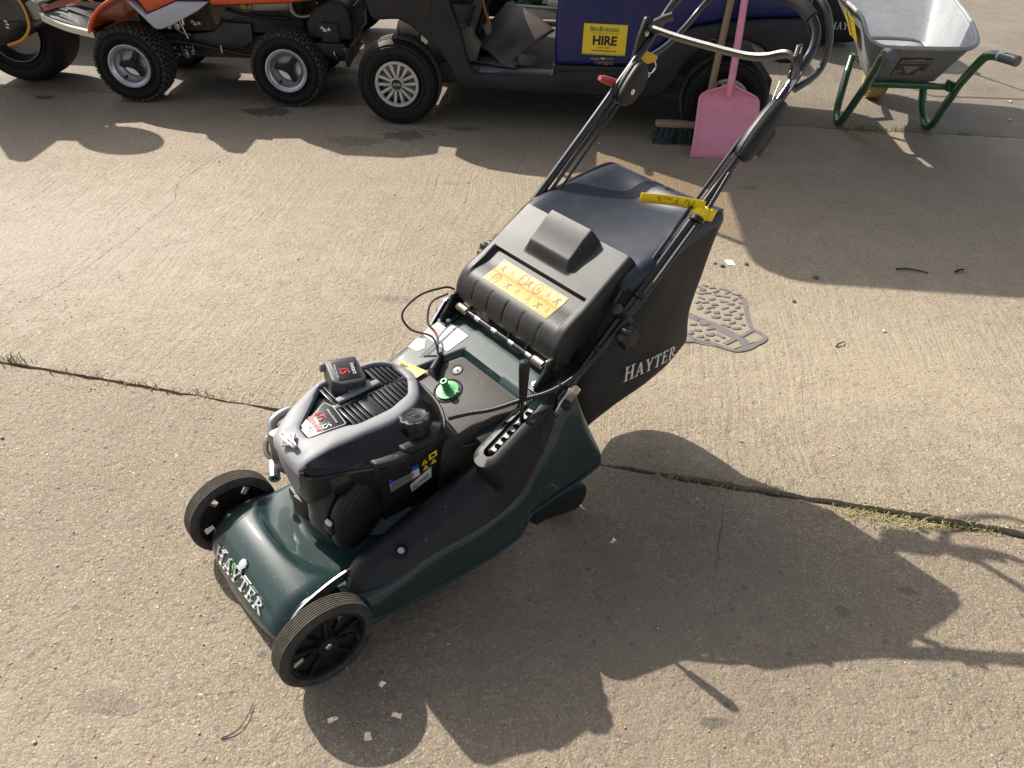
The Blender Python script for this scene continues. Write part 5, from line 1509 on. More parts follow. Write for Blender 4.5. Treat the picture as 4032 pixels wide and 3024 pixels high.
def cart_wheel(cx, cy, face=-1, full=True):
    Rr, W, rr = .213, .185, .112
    t, c_, h = big_wheel(cart, cx, cy, .206, Rr, W, rr, RUBBERD, face)
    # zig-zag tread ribs
    mb = MB()
    for o_ in (-.034, 0, .034):
        n = 96; ring_a, ring_b = [], []
        for i in range(n):
            a = 2*math.pi*i/n; z_ = o_+(.005 if i % 2 else -.005)
            rr_ = Rr+.002-(.011 if abs(o_) > .06 else .002 if abs(o_) > .03 else 0)
            for d, lst in ((-.011, ring_a), (.011, ring_b)):
                lst.append(c_+V(math.cos(a)*(rr_+.0025), z_+d, math.sin(a)*(rr_+.0025)))
        ia = [c_+(p-c_)*.96+V(0, (p.y-c_.y)*.04, 0) for p in ring_a]; ib = [c_+(p-c_)*.96+V(0, (p.y-c_.y)*.04, 0) for p in ring_b]
        mb.loft([ia, ring_a, ring_b, ib], True, False)
    tr = mb.obj('tread', RUBBERL, t, smooth=0); tr['kind'] = 'stuff'
    f = face*h
    mb = MB().lathe([(.001, f*.35), (.095, f*.35), (.104, f*.5), (.108, f*.88), (.1165, f*.94), (.118, f*.88), (.118, f*.5)], c_, 'y', 56, cap=False)
    mb.obj('rim', DKSTEEL, t)
    mb = MB().lathe([(.1125, f*.86), (.1125, f*.97), (.109, f*1.0), (.101, f*.99), (.0965, f*.90), (.0965, f*.80)], c_, 'y', 56, cap=False)
    mb.lathe([(.001, f*.92), (.024, f*.92), (.027, f*.97), (.0285, f*1.02), (.033, f*1.0), (.036, f*.86), (.036, f*.6)], c_, 'y', 40, cap=False)
    wt = mb.obj('wheel_trim', HUBM, t, smooth=40)
    if not full: return t
    for k in range(7):
        a = 2*math.pi*k/7+.28
        for sgn_ in (-1, 1):
            def fr(u, v_, d, a=a): return c_+V(math.cos(a)*u-math.sin(a)*v_, d, math.sin(a)*u+math.cos(a)*v_)
            w0 = sgn_*.0095; w1 = sgn_*.021
            mb = MB().prism(rounded([(.030, w0-.0055), (.099, w1-.0088), (.099, w1+.0088), (.030, w0+.0055)], .003, 2), min(f*.72, f*.92), max(f*.72, f*.92), fr, bev=.0025)
            mb.obj('spoke', HUBM, t, smooth=40)
    MB().lathe([(.001, f*.975), (.0235, f*.975), (.025, f*.93)], c_, 'y', 32, cap=False).obj('hub_cap', INK, t)
    MB().prism(rounded([(-.0185, -.006), (.0185, -.006), (.0185, .006), (-.0185, .006)], .002, 2), f*.985-.0004, f*.985+.0004, lambda a, b, d: c_+V(a, d, b)).prism(rounded([(-.0172, -.0048), (.0172, -.0048), (.0172, .0048), (-.0172, .0048)], .002, 2), f*.99-.0006, f*.99-.0001, lambda a, b, d: c_+V(a, d, b), ).obj('cap_plate', mk('pale badge', (.42, .40, .36), .4), t)
    text('lettering', 'Club Car', .0088, frame3(c_+V(0, f*1.0-.0008, 0), (1, 0, 0), (0, 0, 1)), INK, t)
    MB().lathe([(.0045, f*.55), (.0045, f*.75), (.002, f*.78)], c_+V(.0, 0, -.083), 'y', 10, cap=False).obj('valve', INK, t)
    return t
cart_wheel(.008, .0925)
cart_wheel(1.668, .0925)
cart_wheel(.008, 1.02, 1, False)
cart_wheel(1.668, 1.02, 1, False)

# charcoal lower body of the near side: fender, leg, sill, rear arch
side = [(-.105, .70), (-.112, .60), (-.106, .535), (-.086, .508), (.0, .516), (.040, .517), (.092, .493), (.135, .460), (.180, .423), (.230, .383), (.258, .345), (.283, .305), (.305, .262), (.325, .225), (.345, .209), (.40, .205),
        (.70, .203), (.967, .203), (1.22, .208), (1.30, .209), (1.34, .220), (1.375, .255), (1.405, .305), (1.43, .355), (1.47, .410), (1.52, .455), (1.58, .487), (1.65, .500), (1.72, .498), (1.78, .478), (1.825, .445), (1.855, .413), (1.90, .406), (1.985, .409), (2.01, .44), (2.01, .52), (1.965, .612),
        (1.925, .611), (1.80, .604), (1.69, .594), (1.57, .577), (1.46, .553), (1.37, .508), (1.298, .445), (1.25, .385), (1.209, .358), (1.05, .352), (.806, .345), (.802, .300),
        (.60, .293), (.43, .287), (.400, .296), (.382, .320), (.366, .376), (.352, .44), (.336, .50), (.314, .56), (.28, .64), (.25, .72)]
body = MB().prism(side, -.012, .050, XZ, bev=.016).obj('lower_body', CARTPL, cart, smooth=45)
# arch returns behind the edges so they read as shells
mb = MB()
for arc in ([(-.086, .510), (.0, .518), (.040, .519), (.092, .495), (.180, .425), (.230, .385), (.283, .307), (.325, .227)], [(1.34, .222), (1.375, .257), (1.43, .357), (1.52, .457), (1.58, .489), (1.65, .502), (1.72, .500), (1.78, .480), (1.855, .415)]):
    mb.loft([[V(a, .03, b), V(a, .30, b+.01), V(a, .30, b+.02), V(a, .03, b+.012)] for a, b in arc], True, True)
mb.obj('wheel_arch', CARTPL, cart)
# front cowl wrapping round the nose
mb = MB()
prof = [(-.104, .535), (-.115, .58), (-.125, .66), (-.10, .74), (.02, .80), (.16, .82)]
mb.loft([[V(a-.05*math.sin(math.pi*t), lerp(.0, 1.1, t), b+.02*math.sin(math.pi*t)) for a, b in prof] for t in [i/10 for i in range(11)]], False, False)
mb.obj('front_cowl', CARTPL, cart, solid=.02)
MB().prism([(-.09, .52), (-.09, .64), (.25, .80), (.33, .58), (.36, .48), (.25, .48), (.20, .46), (.05, .53)], .05, .12, XZ, bev=.006).obj('inner_fender', CARTPL, cart)
bolt(V(.193, -.014, .463), (0, -1, 0), .008, cart, BLACKP, .006)
MB().prism(rounded([(.165, .497), (.215, .493), (.213, .522), (.165, .526)], .004), -.0145, -.0115, XZ, bev=.001).obj('moulded_badge', CARTPL, cart)
MB().prism([(.165, .70), (.165, .545), (.18, .525), (.198, .525), (.205, .54), (.205, .70)], -.016, -.0115, XZ, bev=.002).obj('strut_socket', BLACKP, cart)
# wheel spindle, springs, dark underbody
MB().box((.95, .55, .245), (1.9, .86, .10)).box((.95, .55, .19), (.9, .5, .10)).obj('underbody', mk('dark underbody', (.012, .011, .010), .8, dust=.2), cart, smooth=0)
MB().box((.05, .2, .40), (.10, .05, .16)).tube([V(.0, .15, .21), V(.0, .95, .21)], .025, 10).tube([V(1.66, .1, .21), V(1.66, .98, .21)], .04, 10).obj('suspension', DKSTEEL, cart)
# blue rear panel with its skirt line
bp_ = [(.806, .348), (.803, .56), (.815, .70), (.83, .86), (1.25, .86), (1.75, .84), (1.93, .78), (1.975, .70), (1.968, .617), (1.925, .614), (1.80, .607), (1.69, .597), (1.57, .580), (1.46, .556), (1.37, .511), (1.298, .448), (1.25, .388), (1.209, .361), (1.05, .355)]
mb = MB().prism(bp_, -.022, .55, XZ, bev=.022); mb.obj('side_panel', NAVY, cart, smooth=45)
MB().prism([(.806, .348), (.803, .56), (.815, .70), (.83, .86), (1.75, .84), (1.93, .78), (1.975, .70), (1.968, .617)], .56, 1.10, XZ, bev=.02).obj('side_panel', NAVY, cart, smooth=45)
MB().prism([(.802, .298), (.802, .347), (.83, .350), (1.21, .358), (1.21, .340), (.83, .318)], -.020, .30, XZ, bev=.006).obj('skirt_strip', BLACKP, cart)
MB().box((1.0, .55, .668), (.42, 1.04, .05), bev=.02).obj('seat_base', BEIGE, cart)
MB().box((1.10, .55, .80), (.52, 1.06, .12), bev=.04).obj('seat', BEIGE, cart)
MB().box((1.36, .55, 1.02), (.10, 1.06, .34), rot=(0, .15, 0), bev=.03).obj('seat_back', BEIGE, cart)
# floor, kick panel, dash with cup holder, steering column
MB().box((.57, .57, .278), (.47, 1.02, .02), bev=.003).obj('floor', CARTGREY, cart)
fe = MB().prism(rounded([(.43, .012), (.80, .012), (.80, .13), (.43, .13)], .006), .288, .2905, XY, bev=.0008).obj('floor_edge', mk('scuffed grey edge', (.17, .17, .165), .5, dust=.4), cart)
MB().lathe([(.0001, .2912), (.008, .2912)], V(.772, .04, 0), 'z', 16, cap=False).box((.615, .025, .2915), (.006, .014, .0008)).box((.70, .025, .2915), (.006, .014, .0008)).obj('edge_slot', INK, fe, smooth=0)
MB().prism([(.33, .29), (.36, .29), (.345, .42), (.30, .56), (.25, .66), (.22, .66), (.28, .50)], .06, 1.05, XZ, bev=.004).obj('kick_panel', CARTGREY, cart)
MB().prism([(.30, .30), (.40, .30), (.42, .38), (.385, .42), (.372, .50), (.31, .50)], .14, .22, XZ, bev=.01).obj('dash_post', CARTGREY, cart)
MB().prism([(.20, .56), (.30, .55), (.40, .60), (.40, .74), (.20, .76)], .02, 1.06, XZ, bev=.02).obj('dashboard', CARTPL, cart)
MB().lathe([(.040, .515), (.044, .52), (.050, .565), (.057, .568), (.058, .60), (.052, .603), (.047, .57), (.038, .53)], V(.353, .03, 0), 'z', 32, cap=False).lathe([(.0001, .497), (.036, .497), (.037, .53), (.0001, .53)], V(.353, .03, 0), 'z', 28, cap=False).obj('cup_holder', CARTPL, cart)
MB().tube([V(.36, .30, .30), V(.42, .30, .50), V(.52, .30, .80)], .018, 12, 4).obj('steering_column', BLACKP, cart)
MB().tube([V(.56+.10*math.cos(t)*.6, .30+.17*math.sin(t), .84-.10*math.cos(t)*.6) for t in [2*math.pi*i/32 for i in range(32)]], .013, 10, closed=True).obj('steering_wheel', BLACKP, cart)
MB().prism([(.44, .29), (.47, .29), (.42, .46), (.39, .45)], .36, .44, XZ, bev=.004).obj('pedal', BLACKP, cart)
MB().box((.46, .33, .38), (.03, .10, .16), rot=(0, -.45, 0), bev=.004).obj('pedal_plate', mk('grey plate', (.18, .18, .18), .5, dust=.2), cart)
MB().tube([V(.40, .25, .70), V(.43, .22, .55), V(.46, .24, .46)], .006, 8, 4).obj('wire', mk('orange cable', (.45, .14, .02), .5), cart)
MB().box((.60, 1.09, .292), (.50, .05, .05), bev=.006).obj('far_sill', CARTGREY, cart)
# HIRE sign
sx0, sx1, sz0, sz1 = .9395, 1.147, .4075, .5465
sg = MB().box(((sx0+sx1)/2, -.0238, (sz0+sz1)/2), (sx1-sx0, .0030, sz1-sz0)).obj('hire_sign', SIGNY, cart, smooth=0)
def st(nm, b, size, x, z, m, **kw): return text(nm, b, size, frame3(V(x, -.0257, z), (1, 0, 0), (0, 0, 1)), m, sg, ext=.0003, **kw)
xc = (sx0+sx1)/2
st('lettering', 'B', .0285, xc-.0655, sz1-.0235, INKG, off=.0006); st('lettering', 'EN', .0225, xc-.0445, sz1-.0248, INKG, off=.0005)
st('lettering', 'B', .0285, xc-.0215, sz1-.0235, INKG, off=.0006); st('lettering', 'URGESS', .0225, xc+.0262, sz1-.0248, INKG, off=.0005)
st('lettering', 'GROUNDSCARE EQUIPMENT', .0105, xc, sz1-.0415, mk('faded green ink', (.40, .36, .05), .5))
st('lettering', 'HIRE', .056, xc, sz0+.064, INK, off=.0024)
st('lettering', '01603 628370', .0098, xc, sz0+.0335, INK); st('lettering', 'www.benburgess.co.uk', .0128, xc, sz0+.0205, INK, off=.0002)
mb = MB(); rg = random.Random(2)
for i in range(130):
    x = lerp(sx0+.0008, sx1-.0008, i/129); hgt = rg.uniform(.004, .012)
    x0_ = max(sx0, x-.0014); x1_ = min(sx1, x+.0014)
    mb.add([V(x0_, -.0256, sz0), V(x1_, -.0256, sz0), V(min(sx1, x+rg.uniform(-.001, .001)), -.0256, sz0+hgt)], [(0, 1, 2)])
gr = mb.obj('printed_grass', mk('grass ink', (.25, .42, .06), .5), sg, smooth=0)
# maker's emblem below the sign
em = MB().prism([(.985, .386), (1.03, .388), (1.032, .393), (.983, .392)], -.0246, -.0222, XZ).prism([(1.055, .389), (1.095, .390), (1.097, .395), (1.055, .394)], -.0246, -.0222, XZ).obj('emblem_bar', mk('tarnished chrome', (.22, .19, .17), .35, .8), cart, smooth=0)
MB().prism([(1.033, .387), (1.052, .388), (1.052, .397), (1.033, .396)], -.0250, -.0224, XZ).obj('emblem_chip', mk('emblem amber', (.62, .34, .02), .4), cart, smooth=0)
text('lettering', 'Tempo', .030, frame3(V(1.045, -.0245, .374), (1, 0, 0), (0, 0, 1)), MATS['tarnished chrome'], cart, ext=.0006, shear=.3, sx=1.1)
text('lettering', 'SUTTON', .0105, frame3(V(1.045, -.0245, .578), (1, 0, 0), (0, 0, 1)), mk('faded lettering', (.07, .07, .15), .5), cart, ext=.0003)
# roof, struts and tinted screen stand above the picture but shade the yard
rp = rounded([(.02, -.08), (1.90, -.08), (1.90, 1.16), (.02, 1.16)], .20, 6)
MB().prism(rp, 1.83, 1.90, XY, bev=.02).obj('roof', mk('black roof moulding', (.03, .03, .035), .4), cart)
mb = MB()
for y in (.02, 1.06):
    mb = MB().tube([V(.19, y, .60), V(.20, y, .80), V(.22, y, 1.84)], .016, 10, 3); mb.obj('roof_strut', CARTPL, cart)
    MB().tube([V(1.62, y, .80), V(1.60, y, 1.84)], .016, 10).obj('roof_strut', CARTPL, cart)
scm, t_, b_ = newmat('brown tinted screen')
t_.nodes.remove(b_)
tr_ = nd(t_, 'ShaderNodeBsdfTransparent'); tr_.inputs[0].default_value = (.90, .84, .76, 1)
gl_ = nd(t_, 'ShaderNodeBsdfGlossy'); gl_.inputs['Roughness'].default_value = .05
mx_ = nd(t_, 'ShaderNodeMixShader'); mx_.inputs[0].default_value = .06
lk(t_, tr_.outputs[0], mx_.inputs[1]); lk(t_, gl_.outputs[0], mx_.inputs[2]); lk(t_, mx_.outputs[0], t_.nodes['Material Output'].inputs[0])
MB().box((.205, .54, 1.30), (.006, 1.0, .96), rot=(0, .02, 0)).obj('windscreen', scm, cart, smooth=0)

# folded rubber mat thrown in the footwell
P00, P10, P01, P11 = V(.552, .085, .296), V(.790, .285, .440), V(.358, .265, .345), V(.515, .585, .505)
def rm(u, v):
    # u along bottom tip -> right, v along bottom tip -> left, then rolls under
    if v <= 1:
        p = P00*(1-u)*(1-v)+P10*u*(1-v)+P01*(1-u)*v+P11*u*v
        n_ = (P10-P00).cross(P01-P00).normalized()
        if n_.z < 0: n_.negate()
        return p+n_*(.045*math.sin(math.pi*min(1, v*1.02))*(1-.3*u)+.012*math.sin(math.pi*u))
    q = v-1
    p = P01*(1-u)+P11*u
    d_ = (P01-P00).normalized()
    a = min(q*4.4, 3.6)
    r_ = .042
    return p+d_*(r_*math.sin(a)*.6)+V(0, 0, -r_*(1-math.cos(a)))+V(.10, -.02, 0)*max(0, q-.55)
mb = MB(); mb.grid(lambda u, v: CM @ rm(u, v*2.0), 20, 44)
rmat = mb.obj('rubber_mat', MATR, None, smooth=70, solid=.006, fix=False)
tag(rmat, 'bent black rubber mat dumped in the footwell of the blue golf cart', 'rubber mat')
mb = MB().box((0, 0, 0), (.10, .055, .05), bev=.004).obj('rubber_block', mk('grey rubber block', (.10, .10, .095), .7, dust=.3), None, M=CM @ Matrix.Translation((.655, .16, .318)) @ Euler((0, .2, .55)).to_matrix().to_4x4())
tag(mb, 'small dark block on the cart floor poking out under the bent mat', 'block')
mb = MB(); mb.grid(lambda u, v: V(lerp(-.14, .14, u), lerp(-.07, .09, v), .012+.05*math.sin(u*2.6)**2*v+.012*mnoise.noise(V(u*4, v*4, 1))), 20, 10)
mb = mb.obj('rubber_offcut', MATR, None, smooth=70, solid=.005, fix=False, M=CM @ Matrix.Translation((.50, .17, .295)) @ Euler((0, 0, -.35)).to_matrix().to_4x4())
tag(mb, 'crumpled dusty offcut lying on the cart floor inside the fold of the rubber mat', 'rubber offcut')
# ------------------------------------------------------------------ orange ride-on mower (x to the right, y away)
TM = Matrix.Translation((-2.11, 4.272, 0)) @ Matrix.Rotation(R(.15), 4, 'Z')
ride = thing('ride_on_mower', 'orange and grey ride-on mower with four knobbly tyres', 'ride-on mower', TM)
def turf_wheel(cx, rot0):
    Rr, W, rr = .188, .185, .107
    t, c_, h = big_wheel(ride, cx, .0925, .192, Rr, W, rr, RUBBERD, -1)
    mb = MB(); nb = 34
    for row in range(7):
        y = -.078+.026*row
        drop = .010 if row in (0, 6) else .002 if row in (1, 5) else 0
        for i in range(nb):
            a = 2*math.pi*(i+.5*(row % 2))/nb
            e1 = V(math.cos(a), 0, math.sin(a)); e2 = V(-math.sin(a), 0, math.cos(a))
            def fr(u, v_, d, e1=e1, e2=e2, y=y, drop=drop): return c_+e1*(Rr-.004+d-drop)+e2*u+V(0, v_+y, 0)
            for u0, u1, v0, v1 in ((-.012, -.003, -.010, .010), (-.003, .003, -.004, .004), (.003, .012, -.010, .010)):
                mb.add([fr(u0, v0, 0), fr(u1, v0, 0), fr(u1, v1, 0), fr(u0, v1, 0), fr(u0, v0, .013), fr(u1, v0, .013), fr(u1, v1, .013), fr(u0, v1, .013)], [(4, 5, 6, 7), (0, 1, 5, 4), (1, 2, 6, 5), (2, 3, 7, 6), (3, 0, 4, 7)])
    tr = mb.obj('tread_block', mk('dusty tread blocks', (.022, .021, .020), .75, dust=.75, dustcol=(.16, .135, .10), dscale=60), t, smooth=0); tr['kind'] = 'stuff'
    f = -h
    MB().lathe([(.001, f*.18), (.050, f*.18), (.062, f*.22), (.072, f*.42), (.086, f*.55), (.090, f*.80), (.098, f*.86), (.106, f*1.0), (.110, f*1.0), (.112, f*.92), (.112, f*.5)], c_, 'y', 64, cap=False).obj('rim', RIMM, t, smooth=40)
    # three-lobed dark hub spider
    pts = []
    for k in range(3):
        a = rot0+2*math.pi*k/3
        for da, r_ in ((-.24, .068), (-.04, .080), (.16, .068), (.46, .036), (1.05, .027), (1.63, .036)):
            pts.append((r_*math.cos(a+da), r_*math.sin(a+da)))
    MB().prism([tuple(p) for p in catmull(pts, 3, True)], f*.46, f*.24, lambda a, b, d: c_+V(a, d, b), bev=.004).lathe([(.001, f*.55), (.020, f*.55), (.024, f*.48), (.024, f*.3)], c_, 'y', 32, cap=False).obj('hub_spider', BLACKP, t, smooth=40)
    MB().lathe([(.006, f*.5), (.006, f*.9), (.002, f*.95)], c_+V(-.045, 0, -.062), 'y', 10, cap=False).obj('valve', INK, t)
turf_wheel(.006, 1.15); turf_wheel(.846, .95)
for cx in (.006, .846):
    t_o, c_, h_ = big_wheel(ride, cx, .74, .192, .188, .185, .107, RUBBERD, 1)
# fender over the left wheel: curved orange sheet with its underside
fp_ = catmull([(-.150, .352), (-.138, .385), (-.105, .432), (-.060, .472), (.0, .508), (.08, .545), (.20, .585), (.36, .615)], 5)
mb = MB(); mb.loft([[V(p.x, y, p.y-.10*sstep(.04, .36, y)) for y in (-.012, .05, .14, .26, .36)] for p in fp_], False, False)
mb.obj('fender', ORANGE, ride, solid=-.012)
mb = MB(); mb.tube([V(p.x, -.010, p.y+.006) for p in fp_], .011, 10); mb.obj('fender_lip', ORANGE, ride)
# hood and flank
MB().prism([(.12, .545), (.168, .457), (.335, .522), (.50, .531), (.50, .62), (.20, .66)], .012, .62, XZ, bev=.008).obj('flank', ORANGE, ride)
hood = [(.497, .497), (.70, .507), (.895, .519), (1.02, .535), (1.08, .57), (1.10, .70), (1.02, .84), (.80, .92), (.52, .90), (.47, .70)]
MB().prism(hood, .012, .66, XZ, bev=.03).obj('hood', ORANGE, ride)
MB().prism([(.085, .520), (.195, .392), (.212, .386), (.235, .389), (.300, .412), (.350, .437), (.44, .480), (.50, .521), (.336, .519), (.166, .453), (.110, .510)], -.012, .06, XZ, bev=.004).obj('flank_panel', GREYP, ride, smooth=45)
MB().box((.10, .36, .74), (.34, .46, .09), bev=.03).box((-.10, .36, .92), (.09, .44, .34), rot=(0, -.2, 0), bev=.03).obj('seat', BLACKP, ride)
# foot plate with its silver rim
MB().prism(rounded([(-.385, -.002), (-.13, -.002), (-.10, .30), (-.36, .26)], .03), 0, .012, lambda a, b, d: V(a, b, lerp(.428, .352, sstep(-.40, -.12, a)*.98)+.045*b+d), bev=.002).obj('foot_plate', BLACKP, ride)
RIMS = mk('brushed aluminium', (.60, .60, .58), .34, .9)
fr_ = catmull([V(-.300, .300, .468), V(-.345, .20, .461), V(-.392, .06, .448), V(-.398, .018, .437), V(-.375, .0, .424), V(-.32, -.008, .402), V(-.26, -.012, .382), V(-.19, -.012, .365), V(-.128, -.010, .352)], 5)
mb = MB(); mb.loft([[p+V(0, 0, .008)+o_ for o_ in (V(0, -.006, -.026), V(0, .010, -.026), V(.002, .022, .006), V(0, .0, .008), V(0, -.008, .002))] for p in fr_], True, True)
mb.obj('plate_rim', RIMS, ride, smooth=45)
mb = MB()
for i in range(22):
    x = -.345+.0095*i; zz = lerp(.428, .352, sstep(-.40, -.12, x)*.98)
    y0, y1 = (.035, .085) if i > 3 else (.12, .19)
    mb.box((x, (y0+y1)/2, zz+.045*(y0+y1)/2+.014), (.0045, y1-y0, .004), rot=(0.04, .25, 0.1))
    if i < 14: mb.box((x+.02, .175, zz+.02), (.0045, .06, .004), rot=(0.04, .25, 0.1))
mb.obj('grip_rib', RIMS, ride)['kind'] = 'stuff'
MB().prism([(-.30, .46), (-.10, .43), (.02, .52), (.05, .75), (-.28, .62)], .30, .33, XZ, bev=.004).obj('leg_shield', BLACKP, ride)
bolt(V(-.155, .297, .492), (0, -1, 0), .008, ride, STEEL)
MB().tube([V(-.29, .24, .53), V(-.245, .235, .475), V(-.215, .25, .455)], .006, 8, 4).obj('pedal_rod', STEEL, ride)
MB().box((-.46, .14, .44), (.14, .10, .03), rot=(0, .1, 0), bev=.01).lathe([(.001, -.008), (.045, -.008), (.045, .008), (.001, .008)], V(-.43, .03, .452), 'y', 24).obj('deck_arm', DKSTEEL, ride)
MB().tube([V(-.45, .03, .475), V(-.36, .14, .505)], .015, 12).obj('roller_bar', RIMS, ride)
# chassis plates
TAN = mk('taupe chassis paint', (.085, .070, .056), .55, dust=.3)
MB().prism([(.40, .45), (.415, .50), (.62, .50), (.62, .395), (.55, .405), (.50, .385), (.46, .40), (.44, .355), (.42, .36)], .25, .27, XZ, bev=.003).obj('engine_plate', TAN, ride)
MB().prism([(.29, .31), (.41, .325), (.47, .375), (.62, .37), (.62, .285), (.55, .245), (.33, .235), (.29, .26)], .235, .255, XZ, bev=.004).obj('chassis_plate', mk('dark chassis paint', (.026, .025, .024), .5, dust=.2), ride)
MB().box((.55, .45, .24), (1.2, .34, .12)).box((.45, .45, .42), (.9, .36, .20)).obj('chassis', mk('black frame paint', (.012, .012, .012), .6, dust=.15), ride, smooth=0)
MB().tube([V(.10, .20, .285), V(.30, .20, .268), V(.55, .20, .222), V(.75, .20, .205)], .012, 10, 5).obj('hose', INK, ride)
mb = MB(); rg = random.Random(9)
for i in range(20):
    mb.box((.17+rg.random()*.14, .18+rg.random()*.1, .195+rg.random()*.07), (rg.uniform(.008, .03), .03, rg.uniform(.008, .035)), rot=(0, rg.uniform(-.4, .4), 0), bev=.002)
mb.obj('gearbox', DKSTEEL, ride)['kind'] = 'stuff'
mb = MB().tube([V(.235, .22, .40), V(.255, .22, .33), V(.268, .22, .29)], .006, 8).tube([V(.215, .22, .335), V(.25, .22, .315), V(.29, .22, .308)], .006, 8, 3)
mb.lathe([(.001, -.01), (.016, -.01), (.016, .01), (.001, .01)], V(.225, .22, .352), 'y', 14).lathe([(.001, -.012), (.011, -.012), (.011, .02), (.001, .02)], V(.262, .21, .375), 'z', 12)
mb.obj('linkage', STEEL, ride)
MB().prism([(.192, .395), (.224, .392), (.230, .362), (.214, .358)], .12, .13, XZ, bev=.002).obj('bracket_tab', mk('zinc tab', (.45, .40, .32), .5), ride)
MB().lathe([(.001, -.01), (.006, -.01), (.006, .03), (.001, .03)], V(.452, .19, .238), 'z', 10).obj('drain_screw', STEEL, ride)
# little hazard stickers: white marks on dark plates
for ox, oz, oy in ((.305, .362, .232), (1.055, .392, .052)):
    mb = MB()
    for dx, dz, s_ in ((0, .012, .010), (.012, 0, .011), (.034, .004, .011)):
        mb.add([V(ox+dx-s_, oy, oz+dz-s_*.6), V(ox+dx+s_, oy, oz+dz-s_*.6), V(ox+dx+s_*.3, oy, oz+dz+s_), V(ox+dx-s_*.4, oy, oz+dz+s_*.7)], [(0, 1, 2, 3)])
    mb.obj('hazard_sticker', LABELW, ride, smooth=0)
    MB().box((ox-.006, oy-.0004, oz+.018), (.012, .0006, .010)).obj('red_mark', INKR, ride, smooth=0)
# engine bits under the hood
MB().box((.70, .30, .47), (.34, .10, .08), bev=.01).box((.62, .26, .455), (.04, .04, .03), bev=.006).obj('engine_block', DKSTEEL, ride)
MB().tube([V(.86, .22, .50), V(.862, .22, .455), V(.875, .22, .43), V(.91, .22, .418), V(.97, .22, .43), V(1.0, .22, .47)], .016, 12, 5).obj('tailpipe', DKSTEEL, ride)
MB().tube([V(.50, .24, .44), V(.60, .24, .415), V(.72, .24, .405), V(.84, .24, .40)], .009, 8, 4).obj('hose', INK, ride)
MB().lathe([(.001, -.01), (.014, -.01), (.014, .012), (.001, .012)], V(.605, .225, .462), 'y', 14).obj('oil_cap', mk('dull yellow cap', (.45, .32, .05), .5), ride)
# black front guard with grille, bumper and chrome hoop
MB().prism([(.965, .34), (.965, .42), (1.02, .50), (1.09, .535), (1.16, .53), (1.195, .50), (1.215, .42), (1.21, .335)], .08, .52, XZ, bev=.018).obj('front_guard', BLACKP, ride, smooth=45)
mb = MB()
for i in range(8): mb.box((1.214-.002*i, .30, .37+.016*i), (.012, .22, .007))
mb.obj('grille_bar', INK, ride)['kind'] = 'stuff'
MB().prism([(1.045, .33), (1.05, .425), (1.135, .425), (1.14, .33)], .062, .082, XZ, bev=.004).obj('guard_plate', BLACKP, ride)
MB().box((1.16, .30, .262), (.026, .52, .10), rot=(0, .05, .06), bev=.006).box((1.06, .12, .29), (.2, .10, .07), bev=.008).obj('bumper', BLACKP, ride)
MB().tube([V(1.165, .05, .300), V(1.185, .15, .312), V(1.195, .30, .325), V(1.19, .45, .325)], .010, 10, 4).obj('bumper_hoop', DKSTEEL, ride)
MB().lathe([(.001, -.01), (.022, -.01), (.024, .0), (.018, .02), (.001, .02)], V(1.19, .36, .25), 'y', 16).obj('tow_eye', CHROME, ride)
MB().tube([V(1.10, .075, .285), V(1.105, .06, .268), V(1.115, .07, .25)], .004, 6, 3).obj('hook', STEEL, ride)
# steering wheel and column, above the picture
MB().tube([V(-.25, .38, .55), V(-.16, .38, .95)], .02, 10).tube([V(-.16+.13*math.cos(t)*.9, .38+.16*math.sin(t), .97-.03*math.cos(t)) for t in [2*math.pi*i/28 for i in range(28)]], .014, 8, closed=True).obj('steering_wheel', BLACKP, ride)

# ------------------------------------------------------------------ black mower at the far left
blk = thing('ride_on_mower', 'black ride-on mower with amber trim, cut off at the left edge', 'ride-on mower', TM)
MB().prism([tuple(p) for p in catmull([(-.46, .38), (-.455, .43), (-.475, .50), (-.52, .60), (-.70, .72), (-1.6, .75), (-1.7, .45), (-1.55, .30), (-1.05, .27), (-.66, .275), (-.55, .31)], 4, True)], -.02, .5, XZ, bev=.05).obj('body', mk('black gloss paint', (.010, .010, .012), .35, coat=.3, dust=.12), blk, smooth=50)
MB().tube([V(-.60, -.012, .285), V(-.515, -.018, .315), V(-.465, -.012, .365), (V(-.458, .0, .42)), V(-.475, .01, .49), V(-.52, .01, .58)], .0075, 8, 5).obj('amber_trim', mk('amber trim', (.55, .27, .02), .5), blk)
mb = MB()
for a, b in ((-.565, .405), (-.560, .39), (-.566, .375)): mb.box((a, -.0225, b), (.016, .0012, .008), rot=(0, .25, 0))
mb.obj('white_mark', LABELW, blk, smooth=0)
t_o, c_, h_ = big_wheel(blk, -.745, .42, .262, .262, .28, .14, mk('deep black rubber', (.007, .007, .007), .8), -1)
MB().lathe([(.001, -.06), (.12, -.06), (.14, -.13), (.145, -.13), (.145, .0)], c_, 'y', 40, cap=False).obj('rim', DKSTEEL, t_o)
t_o, c_, h_ = big_wheel(blk, -1.62, .30, .2, .2, .2, .11, RUBBERD, -1)
MB().box((-.95, .30, .80), (.5, .5, .10), bev=.03).box((-1.15, .30, 1.02), (.10, .48, .42), rot=(0, -.2, 0), bev=.04).obj('seat', BLACKP, blk)
MB().tube([V(-.62, .30, .62), V(-.74, .30, 1.05)], .02, 10).lathe([(.001, 0), (.17, 0), (.18, .012), (.17, .024), (.001, .024)], V(-.76, .30, 1.10), n=32, M=Euler((0, -.5, 0)).to_matrix()).obj('steering_wheel', BLACKP, blk)

